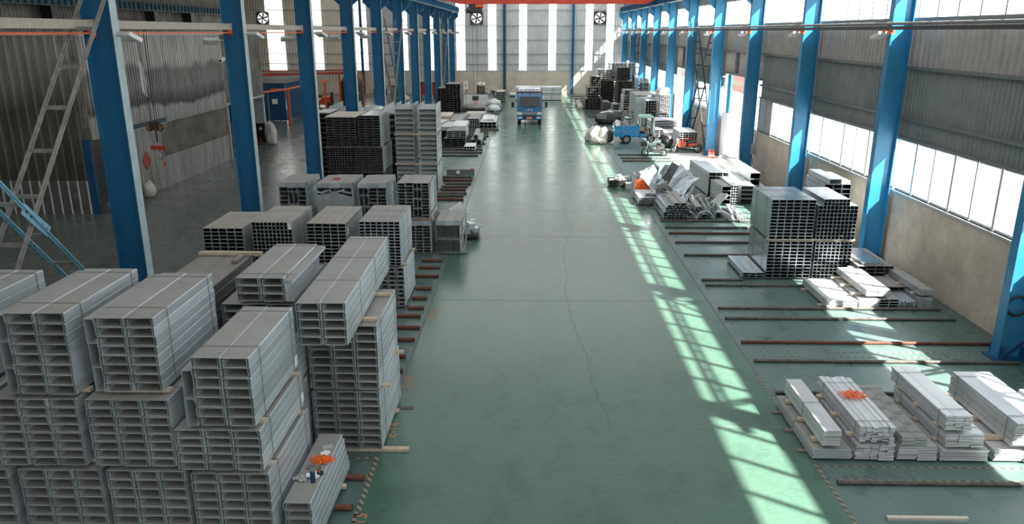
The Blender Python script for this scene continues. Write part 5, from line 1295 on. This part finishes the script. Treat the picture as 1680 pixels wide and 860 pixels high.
bundle('low white channel row beside the wall in the middle right pile', 10.1, 10.42, 31.9, 36.5, .05, .5, 1, 3, 'csingle', 'galv_w', (), group=Gp)
for i in range(12):
    loose('csingle', rnd.uniform(.06, .12), .06, rnd.uniform(1.2, 1.9), 'galv_w', (7.75 + (i % 4) * .22, 29.1 + (i // 4) * .1, .004 + (i // 4) * .062), (0, 0, R(rnd.uniform(-14, 14))), 'white thin channel in the low scatter left behind the shiny tube stack', 'thin white channels behind the shiny tube stack')
for i in range(7):
    y_ = 39.8; x_ = 10.62 + .12 * (i % 4) + .06 * (i // 4)
    o = MB().tube((0, 0, 0), (0, 1.8, 0), .055, 10).build('pipe', M['galv_l'], None, loc=(x_ - .1, y_, .58 + .11 * (i // 4)), label='%s round grey pipe in the small stack on the support inside the gate' % ordL[i], cat='pipe', group='pipes inside the gate')
MB().box(-.42, .42, -.9, .9, 0, .52).build('pipe_support', M['galv_w'], None, loc=(10.72, 40.7, 0), label='pale packed support under the round pipes inside the gate', cat='support')
for i in range(6): MB().tube((0, 0, 0), (.05, 1.6, 0), .06, 10).build('pipe', M['galv_l'], None, loc=(8.9 + .14 * i, 37.9, .06 + .06 * (i % 2)), label='%s round grey pipe from the left on the floor before the gate' % ordL[i], cat='pipe', group='pipes before the gate')
lf = empty('lattice_frame', 'low grey ladder-like steel frame lying behind the scrap heap', 'frame', (6.2, 37.6, .05))
mb = MB(); mb.box(-1.5, 1.6, -.35, -.29, 0, .06).box(-1.5, 1.6, .29, .35, 0, .06)
for i in range(6): mb.box(-1.5 + i * .6, -1.44 + i * .6, -.29, .29, 0, .05)
mb.build('rails', M['galv'], lf); MB().box(-1.4, 1.5, -.3, .3, -.05, 0).build('base', M['dark'], lf)

# ------------------------------------------------------------------ by the gate: scooter, motorbike, tricycle, sacks
two_wheeler('scooter', 'small black electric scooter with front basket parked beside the floor pipes', 'scooter', (7.4, 45.0, 0), R(0), 1.12, 'dark', .23, True, h=.98)
two_wheeler('motorbike', 'white motorbike with orange-red fairing leaning at the pale tube stack', 'motorbike', (9.5, 46.3, 0), R(-6), 1.35, 'white', .26, False, 'cart_red', h=.95)
ribbon('orange-red straps heaped over the motorbike', (9.75, 46.9, .75), .32, 9, 60)
bundle('white tube bundle with open grid front beside the gate', 9.34, 10.40, 47.6, 50.1, .06, 1.07, 6, 8, 'tube', 'galv_w', ())
battens(9.34, 10.4, 47.6, 50.1, 0, 'white grid-fronted tube bundle'); 
bundle('small two-column dark-holed tube pack behind the tricycle', 8.60, 9.2, 52.6, 54.4, .05, .60, 2, 4, 'tube', 'galv_w', ())
bundle('pale low boards behind the motorbike', 9.3, 10.4, 51.9, 54.2, .05, .5, 2, 4, 'flat', 'galv_w', ())
MB().blob((0, 0, .35), (.7, .9, 1.0), 61, .3, 2).build('black_bag', M['dark'], None, smooth=True, loc=(8.75, 48.6, 0), label='black bag heap at the left of the grid-fronted bundle', cat='bag')
ex = empty('fire_box', 'red double fire extinguisher box at the foot of the right gate column', 'fire extinguisher', (10.55, 44.3, 0))
MB().box(-.17, .17, -.12, .12, 0, .38).build('box', M['cart_red'], ex)
for dx in (-.1, .1): MB().tube((dx, -.02, .42), (dx, -.02, .52), .06, 10).build('bottle_top', M['cart_red'], ex)
MB().box(-.16, .16, -.125, -.12, .12, .22).build('white_text_panel', M['cream'], ex)
jb = empty('junction_box', 'grey wall switch box on the cement wall right of the gate', 'switch box', (XR - .12, 38.15, 1.45))
MB().box(-.1, .11, -.18, .18, -.25, .25).build('case', M['alu'], jb); MB().box(-.11, -.10, -.05, .05, -.08, .08).build('switch', M['dark'], jb); MB().path([(0, -.05, -.25), (.0, -.3, -.7), (.05, .6, -1.1)], .02, 6).build('cable', M['dark'], jb)
hg = MB().ring((0, 0, 0), .22, .03, 'Y', 18, 6).build('hose_coil', M['black'], None, loc=(CX_R - .05, 16.05 - .08, 1.25), label='black cable coil hanging in the web of the nearest right column', cat='hose')
# tricycle facing right
tc = empty('cargo_tricycle', 'blue cargo tricycle with pale green canopy facing right', 'tricycle', (7.0, 50.7, 0))
MB().box(-1.38, .18, -.55, .55, .58, .64).build('cargo_floor', M['trike_blue'], tc)
for s_ in (-1, 1):
    sd = MB().box(-1.38, .18, s_ * .55 - .02, s_ * .55 + .02, .46, 1.12).build('cargo_side', M['trike_blue'], tc)
    r_ = MB(); r_.box(-1.40, .20, s_ * .57 - .03, s_ * .57 + .03, 1.08, 1.14).box(-1.4, .2, s_ * .57 - .03, s_ * .57 + .03, .46, .52)
    for i in range(5): r_.box(-1.40 + i * .385, -1.35 + i * .385, s_ * .57 - .03, s_ * .57 + .03, .46, 1.14)
    r_.build('side_ribs', M['trike_blue'], sd)
    for i in range(4): MB().box(-1.25 + i * .385, -1.08 + i * .385, s_ * .575 - .002, s_ * .575 + .002, .74, .86).build('side_lettering_plate', M['grey'], sd)
MB().box(-1.40, -1.36, -.55, .55, .5, 1.12).box(.16, .20, -.55, .55, .5, 1.2).build('end_boards', M['trike_blue'], tc)
for s_ in (-1, 1):
    w = MB().ring((-.62, s_ * .62, .30), .23, .07, 'Y', 20, 8).build('wheel', M['rubber'], tc); MB().tube((-.62, s_ * .58, .30), (-.62, s_ * .66, .30), .17, 16).build('rim', M['grey'], w)
    MB().prism([(-1.0, .40), (-.85, .62), (-.38, .62), (-.22, .40), (-.30, .40), (-.42, .56), (-.80, .56), (-.92, .40)], s_ * .66 - .05, s_ * .66 + .03, 'Y').build('mudguard', M['trike_blue'], tc)
w = MB().ring((1.05, 0, .28), .22, .06, 'Y', 20, 8).build('wheel', M['rubber'], tc); MB().tube((1.05, -.04, .28), (1.05, .04, .28), .15, 16).build('rim', M['chrome'], w)
MB().tube((-.62, -.6, .3), (-.62, .6, .3), .04, 8).build('axle', M['dark'], tc)
MB().path([(-.62, 0, .4), (.2, 0, .42), (.75, 0, .35)], .05, 8).path([(1.05, -.09, .28), (.90, -.09, .95)], .025, 8).path([(1.05, .09, .28), (.90, .09, .95)], .025, 8).build('frame', M['dark'], tc)
MB().box(.30, .62, -.25, .25, .40, .62).build('seat_box', M['trike_blue'], tc); MB().blob((.45, 0, .70), (.42, .44, .16), 3, .05, 2, flat=False).build('seat', M['black'], tc, smooth=True)
MB().tube((.85, -.35, 1.05), (.85, .35, 1.05), .02, 8).tube((.9, 0, .9), (.85, 0, 1.05), .025, 8).build('handlebar', M['chrome'], tc)
for s_ in (-1, 1): MB().blob((.72, s_ * .28, .86), (.16, .12, .16), 5, .1, 2, flat=False).build('red_glove', M['cart_red'], tc)
MB().prism([(.20, 1.72), (.30, 1.80), (1.02, 1.80), (1.16, 1.70), (1.14, 1.67), (.20, 1.67)], -.52, .52, 'Y').build('canopy', M['green_roof'], tc)
cp = MB()
for y in (-.48, .48): cp.bar((.22, y, 1.1), (.24, y, 1.7), .03); cp.bar((1.12, y, .75), (1.10, y, 1.7), .03)
cp.build('canopy_posts', M['chrome'], tc)
MB().prism([(1.12, .45), (1.16, .45), (1.24, .8), (1.16, 1.68), (1.12, 1.68)], -.48, .48, 'Y').build('windshield', M['film'], tc)
for i in range(5):
    MB().blob((0, 0, .27), (.6, .65, .75), 70 + i, .25, 2.2).build('grey_bag', M['cloth_g' if i % 3 else 'galv_s'], None, smooth=True, loc=(5.85 + (i % 3) * .5, 50.5 + .4 * (i // 3), .64 + .17 * (i // 3)), label='%s of the wrapped grey bags in the tricycle bed' % ['left front', 'middle front', 'right front', 'left rear', 'middle rear'][i], cat='bag', group='bags in the tricycle bed')
sd = ['tall white', 'brown and white', 'low white', 'grey', 'small cream', 'front white', 'leaning white']
for i, (x, y, d) in enumerate(((4.95, 50.8, (.55, .5, 1.2)), (4.3, 51.0, (.8, .7, 1.2)), (4.4, 50.2, (.7, .6, .5)), (5.35, 50.9, (.5, .5, .9)), (4.0, 51.3, (.5, .5, .7)), (4.9, 50.2, (.4, .4, .4)), (4.6, 51.6, (.6, .5, 1.1)))):
    MB().blob((0, 0, d[2] * .36), d, 80 + i, .28, 2.2).build('sack', M['cloth_w' if i != 3 else 'dark'], None, smooth=True, loc=(x, y, 0), label='%s sack in the heap left of the tricycle' % sd[i], cat='sack', group='sacks left of the tricycle')
for i in range(8):
    MB().cbox((0, 0, 0), (.3, .08, .04), rnd.uniform(-.5, .5), rnd.uniform(-.5, .5), rnd.uniform(0, 3)).build('scrap_piece', M['wood' if i % 2 else 'galv'], None, loc=(4.2 + .18 * i, 49.9 + .1 * (i % 3), .06 + .04 * (i % 3)), label='small scrap piece on the floor before the sack heap', cat='scrap', group='scrap before the sacks')

# ------------------------------------------------------------------ big pile at the far right
Gr = 'dark stacks at the far right'
def fb(label, x0, x1, y0, L, z0, z1, c, r, kind='cpair', mat='galv_d', straps=(), rz=0, jit=.03): return bundle(label, x0, x1, y0, y0 + L, z0, z1, c, r, kind, mat, straps, group=Gr, rz=rz, jit=jit)
fb('dark ground bundle at the left front of the far right stacks', 5.25, 6.71, 72.4, 2.2, .06, 1.06, 4, 6)
fb('second-tier dark bundle with upright slots at the left of the far right stacks', 5.44, 6.68, 72.4, 2.2, 1.14, 2.11, 5, 4, 'cside')
fb('ragged top bundle at the left of the far right stacks', 5.75, 6.60, 72.4, 2.1, 2.18, 3.05, 4, 5, 'cpair', 'galv_d', jit=.12)
fb('dark ground bundle second from left at the far right', 7.05, 8.1, 75.2, 2.2, .06, 1.05, 4, 6)
fb('dark middle bundle second from left at the far right, timber above', 6.88, 8.08, 75.2, 2.2, 1.055, 2.50, 4, 9)
fb('ragged grey top bundle second from left at the far right', 6.55, 7.95, 75.2, 2.2, 2.58, 3.55, 4, 5, 'csingle', 'galv', jit=.1)
fb('dark lower bundle of the black middle tower at the far right', 8.3, 9.6, 73.0, 2.2, .905, 2.57, 5, 10)
fb('dark base bundle of the black middle tower at the far right', 8.3, 9.6, 73.0, 2.2, .06, .9, 4, 5)
fb('dark top bundle of the black middle tower at the far right', 8.15, 9.32, 73.0, 2.2, 2.66, 3.83, 5, 8)
fb('pale open-ended channel bundle high behind the black tower', 8.0, 10.42, 77.6, 2.2, 2.78, 4.05, 6, 8, 'csingle', 'galv_w')
fb('dark support bundle below the pale open-ended channels', 8.0, 10.42, 77.6, 2.2, .06, 2.775, 6, 12, 'csingle', 'galv_d')
battens(5.3, 6.7, 72.4, 74.6, 1.06, 'second-tier slotted bundle', h=.07); battens(5.3, 6.7, 72.4, 74.5, 2.11, 'ragged far right top bundle', h=.065)
battens(6.9, 8.1, 75.2, 77.4, 2.505, 'ragged grey top bundle', h=.07); battens(8.2, 9.6, 73.0, 75.2, 2.575, 'top bundle of the black tower', h=.08)
for x0, x1, y0, y1, d in ((5.25, 6.71, 72.4, 74.6, 'left front far right bundle'), (7.05, 8.1, 75.2, 77.4, 'second far right bundle'), (8.3, 9.6, 73, 75.2, 'black tower')): battens(x0, x1, y0, y1, 0, d, m='wood_dark')
fb('grey tray stack near the right wall behind the tube bundles', 9.45, 10.40, 68.2, 2.2, .06, 3.05, 2, 10, 'utray', 'galv')
fb('white and grey channel stack on timbers in the far right pile', 8.14, 9.15, 67.0, 2.2, .50, 1.75, 2, 6, 'csingle', 'galv_w')
fb('dark base bundle under the white and grey channel stack', 8.14, 9.15, 67.0, 2.2, .05, .45, 2, 3)
battens(8.14, 9.15, 67.0, 69.2, 0, 'dark base bundle of the channel stack', m='wood_dark')
fb('stepped grey top pack on the white and grey channel stack', 8.2, 9.1, 67.1, 2.0, 1.755, 2.2, 2, 3, 'cpair', 'galv')
for i, z in enumerate((.452,)): battens(8.05, 9.25, 67, 69.2, z, '%s white and grey channel pack' % ['lower', 'upper'][i], h=.045 + .03 * i)
fb('small square tube pack in front of the second far right stack', 6.90, 7.50, 71.9, 2.6, .05, .78, 3, 5, 'tube', 'galv')
fb('low channel pack with timber across it in the far right pile', 7.6, 8.1, 70.0, 2.2, .05, .75, 2, 5, 'tube', 'galv')
fb('open rectangular tube bundle five wide in the right pile', 8.95, 9.98, 59.6, 1.3, .80, 1.95, 5, 6, 'tube', 'galv_l')
fb('grey base bundle below the five-wide tube bundle', 8.95, 9.98, 59.6, 1.3, .05, .75, 4, 4, 'tube', 'galv_l')
hs = empty('sheet_housing', 'large grey sheet housing behind the five-wide tube bundle', 'housing', (9.2, 62.2, 0))
MB().box(-.80, .9, -1.2, -1.14, 0, 2.15).box(-.86, -.80, -1.2, 2.4, 0, 2.25).box(-.80, .9, 2.34, 2.4, 0, 2.25).box(-.86, .9, -1.2, 2.4, 2.25, 2.31).build('panels', M['galv_l'], hs)
fb('bright rectangular tube bundle six wide by the right wall', 9.72, 10.42, 57.6, 2.6, 1.25, 2.55, 5, 11, 'tube', 'galv_w')
fb('pale base bundle under the bright six-wide tube bundle', 9.7, 10.42, 57.7, 2.5, .05, 1.18, 4, 8, 'tube', 'galv_l')
battens(9.6, 10.42, 57.6, 60.1, 1.182, 'bright six-wide tube bundle'); battens(9.65, 10.42, 57.6, 60.1, 2.552, 'white sacks by the right wall', h=.08, ext=(.1, 0))
for i in range(3): MB().blob((0, 0, .14), (.55, .8, .38), 90 + i, .2, 2).build('sack', M['cloth_w'], None, smooth=True, loc=(9.72 + .30 * i, 58.4 + .3 * i, 2.635), label='%s white sack on the six-wide tube bundle' % ['left', 'middle', 'right'][i], cat='sack', group='sacks on the six-wide tube bundle')
sr = empty('curved_sheet_stack', 'large stack of curved pale sheets lying before the right tube bundles', 'sheet stack', (9.6, 55.7, 0))
for j in range(6):
    mb = MB(); n = 12; pts = []
    for i in range(n + 1): 
        t = -1 + 2 * i / n; pts.append((t * 1.0, j * .17 + .10 + .08 * (1 - t * t)))
    poly = pts + [(a, b - .05) for a, b in reversed(pts)]
    mb.prism(poly, -.9, 1.0, 'Y').build('curved_sheet', M['galv_w'], sr)
MB().box(-.9, .9, -.8, .9, 0, .06).build('pallet', M['wood_dark'], sr)
cm = empty('scrap_machine', 'dark engine-like machine part with white board on top, behind the sacks', 'machine', (6.3, 61.5, 0))
MB().blob((0, 0, .4), (2.2, 1.6, 1.0), 101, .22, 1.6).build('body', M['dark'], cm, smooth=True); MB().tube((-1.05, -.3, .5), (-.8, -.3, .5), .3, 16).build('wheel_end', M['black'], cm)
MB().box(-.95, -.2, -.75, -.5, .45, .75).build('side_panel', M['grey'], cm)
for i in range(12): loose('flat' if i % 2 else 'tube', .14, .09, rnd.uniform(.8, 1.6), ['galv_d', 'galv', 'dark'][i % 3], (6.9 + rnd.uniform(0, 1.3), 61.2 + rnd.uniform(0, 1.6), .05 + .07 * i), (R(rnd.uniform(-8, 8)), R(rnd.uniform(-15, 15)), R(rnd.uniform(-60, 60))), 'dark scrap profile heaped right of the engine-like machine part', 'scrap profiles by the machine part', 'scrap')
MB().cbox((0, 0, 0), (.9, .7, .05), R(5), R(-8), .3).build('white_board', M['cloth_w'], None, loc=(6.2, 61.7, .88), label='pale board lying on the engine-like machine part', cat='board')
for i in range(9):
    MB().blob((0, 0, .2), (rnd.uniform(.4, .8), rnd.uniform(.5, .8), rnd.uniform(.4, .8)), 110 + i, .35, 2.2).build('scrap_bag', M[['cloth_w', 'dark', 'cloth_g'][i % 3]], None, loc=(4.9 + .12 * (i % 3), 73.3 + i * .75, 0), label='%s scrap bag from the camera at the aisle edge by the far right stacks' % ordL[i], cat='bag', group='scrap bags at the far right aisle edge')

# ------------------------------------------------------------------ bottle, gloves and ribbon on the low stack
zt = .886
bt = empty('vacuum_flask', 'navy vacuum flask with silver cap standing on the low purlin stack', 'bottle', (-3.02, 9.42, zt))
MB().tube((0, 0, 0), (0, 0, .17), .036, 20).tube((0, 0, .17), (0, 0, .19), .036, 20, .028).build('body', M['bottle'], bt)
MB().tube((0, 0, .19), (0, 0, .20), .03, 18).tube((0, 0, .20), (0, 0, .245), .032, 20).build('cap', M['chrome'], bt)
ribbon('orange ribbon tangle lying among gloves on the low purlin stack', (-3.04, 9.98, zt + .002), .11, 5, 110)
def flat_thing(name, label, cat, loc, d, m, rz, rx=0, bend=.02, seed=1):
    rr = random.Random(seed); nx, ny = 6, 5; vs = []
    for j in range(ny + 1):
        for i in range(nx + 1):
            u, v = i / nx - .5, j / ny - .5
            k = 1 - .35 * (abs(v) * 2) ** 2 * rr.uniform(.3, 1)
            vs.append((u * d[0] * k, v * d[1], .004 + bend * math.sin(3 * u + 5 * v + seed) ** 2 + rr.uniform(0, .006)))
    k = nx + 1; n = len(vs); t = [(a, b, max(0, c - .012)) for a, b, c in vs]
    fs = [(j * k + i, j * k + i + 1, (j + 1) * k + i + 1, (j + 1) * k + i) for j in range(ny) for i in range(nx)]
    return MB().add(vs + t, fs + [tuple(n + i for i in f) for f in fs]).build(name, M[m], None, loc=loc, rot=(rx, 0, rz), label=label, cat=cat)
flat_thing('glove', 'white work glove at the back of the orange ribbon', 'glove', (-3.04, 10.18, zt), (.15, .13), 'white', .4, seed=2)
flat_thing('glove', 'grey work glove hanging over the left edge near the flask', 'glove', (-3.22, 9.50, zt), (.16, .2), 'galv', 1.2, seed=3)
flat_thing('glove', 'grey crumpled glove between ribbon and flask', 'glove', (-3.10, 9.78, zt), (.22, .12), 'cloth_g', -.3, bend=.04, seed=4)
flat_thing('paper_sheet', 'crumpled white paper sheet behind the flask', 'paper', (-3.06, 9.57, zt), (.2, .15), 'paper', .2, bend=.03, seed=5)
MB().box(-.08, .08, -.05, .05, 0, .02).build('metal_clip', M['galv_w'], None, loc=(-3.05, 10.36, zt), rot=(0, 0, .3), label='small slotted metal piece near the back of the low purlin stack', cat='metal piece')
fn = empty('brush', 'round black brush with red hub on the low purlin stack', 'brush', (-2.97, 9.62, zt)); MB().tube((0, 0, 0), (0, 0, .03), .05, 14).build('bristles', M['black'], fn); MB().tube((-.03, .02, .03), (-.03, .02, .05), .02, 10).build('hub', M['cart_red'], fn)

# small odds and ends
bundle('low channel pack behind the aisle-edge framed bundle, loaded with pale offcuts', -3.15, -2.35, 25.95, 27.2, .05, .72, 3, 5, 'csingle', 'galv', ())
for i, (x, y, z, rx, ry, rz, d, m) in enumerate(((-2.62, 26.35, .98, 0, R(-32), R(12), (.72, .26, .16), 'white'), (-2.30, 26.5, .80, 0, R(8), R(50), (.32, .26, .14), 'galv_w'), (-2.98, 26.4, .81, 0, R(10), R(-30), (.4, .25, .14), 'galv'), (-2.62, 26.7, .79, 0, 0, R(10), (.5, .3, .12), 'galv_l'))):
    MB().cbox((0, 0, 0), d, rx, ry, rz).build('metal_box', M[m], None, loc=(x, y, z), label='%s pale metal offcut on the low pack behind the aisle-edge framed bundle' % ['long tilted', 'square right', 'leaning grey', 'flat'][i], cat='offcut')
wr = empty('welding_cart', 'low pale steel cart of parts at the aisle edge behind the framed bundle', 'cart', (-2.05, 26.45, 0))
MB().box(-.2, .3, -.6, .5, .12, .2).build('deck', M['dark'], wr)
for i in range(9): MB().cbox((-.08 + .14 * (i % 3), -.45 + i * .1, .30 + .16 * (i % 2)), (.22, .14, .2), R(8 * i), 0, .5 * i).build('part', M['galv_w'], wr)
for a in (-.45, .35): MB().tube((-.18, a, .07), (.28, a, .07), .07, 10).build('roller', M['black'], wr)

# ------------------------------------------------------------------ floor marks
def strip_line(name, x0, x1, y0, y1, m, z=.003):
    structure(MB().box(x0, x1, y0, y1, 0.0005, z).build(name, M[m]))
strip_line('trim_10', -2.60, -2.52, 8.2, 11.6, 'stripe'); strip_line('trim_11', -2.62, -2.57, 13.9, 23.8, 'line'); strip_line('trim_12', -2.60, -2.57, 26, 92, 'line')
strip_line('trim_13', 4.86, 4.92, 8.2, 15.0, 'stripe'); strip_line('trim_14', 4.88, 4.92, 15, 92, 'line')
for i, (y, x0, x1) in enumerate(((11.42, 4.9, 10.8), (11.02, 5.05, 10.8), (15.95, 5.2, 10.9), (16.25, 5.2, 10.9))): strip_line('trim_%d' % (20 + i), x0, x1, y, y + .035, 'stripe')
for i, y in enumerate((10.95, 11.5)): strip_line('trim_%d' % (30 + i), -3.0, -2.6, y, y + .05, 'stripe')
for i, y in enumerate((12.75, 19.6, 26.4, 30.6, 38.5, 47.6)): strip_line('trim_%d' % (40 + i), -2.5, 4.86, y, y + .012, 'line' if i else 'grey', .0015)
for i, (t, y) in enumerate((('E-13', 9.55), ('E-14', 12.35), ('E-15', 14.35), ('E-16', 18.4))):
    me = text_mesh(t, .30, .001); me.materials.clear(); me.materials.append(M['paint_mark'])
    place('floor_marking', me, None, (-2.36 if i else -2.40, y + .15, .002), (0, 0, PI / 2), label='faded orange %s painted on the floor at the left aisle edge' % t, cat='floor marking')
def crack(pts, w=.007, name='trim_50'):
    mb = MB()
    rr = random.Random(5); P = []
    for (a, b), (c, d) in zip(pts[:-1], pts[1:]):
        n = 10
        for i in range(n): P.append((a + (c - a) * i / n + rr.uniform(-.05, .05), b + (d - b) * i / n))
    for p, q in zip(P[:-1], P[1:]): mb.add([(p[0] - w / 2, p[1], .0012), (p[0] + w / 2, p[1], .0012), (q[0] + w / 2, q[1], .0012), (q[0] - w / 2, q[1], .0012)], [(0, 1, 2, 3)])
    structure(mb.build(name, M['crack']))
crack([(1.55, 12.6), (1.35, 14.5), (1.38, 15.7), (1.15, 17.8), (1.05, 19.8), (1.2, 22), (1.15, 24.5), (1.6, 27), (1.5, 32)])

# hidden battens are lifted together with the bundle strapped above them
for o, x, y, z in HIDDEN_BATTENS:
    best = None
    for (r_, x0, x1, y0, y1, z0) in BUNDLES:
        if x0 - .2 <= x <= x1 + .2 and y0 - .1 <= y <= y1 + .1 and abs(z0 - z) < .04: best = r_; break
    if best is None:
        for (r_, x0, x1, y0, y1, z0) in BUNDLES:
            if x0 - 1.5 <= x <= x1 + 1.5 and y0 - .1 <= y <= y1 + .1 and abs(z0 - z) < .06: best = r_; break
    if best is not None:
        l = Vector(o.location) - Vector(best.location)
        l.rotate(Matrix.Rotation(-best.rotation_euler.z, 3, 'Z'))
        o.parent = best; o.location = l; o.rotation_euler.z -= best.rotation_euler.z; o.name = 'batten'
        for k_ in ('label', 'category', 'group'):
            if k_ in o.keys(): del o[k_]

# packs that stand on the floor get their own low skids
fixed = {o.parent for o in bpy.data.objects if o.parent and o.name.startswith('batten')}
tops = [o for o in bpy.data.objects if o.name.startswith('timber_batten') and o.parent is None]
for (r_, x0, x1, y0, y1, z0) in BUNDLES:
    if not .02 < z0 <= .13 or r_ in fixed: continue
    if any(x0 - .8 < t.location.x < x1 + .8 and y0 < t.location.y < y1 for t in tops): continue
    for f in (.15, .85):
        y = (f - .5) * (y1 - y0)
        MB().box(-(x1 - x0) / 2 + .02, (x1 - x0) / 2 - .02, y - .05, y + .05, -z0 + .001, 0).build('skid', M['wood_dark'], r_)
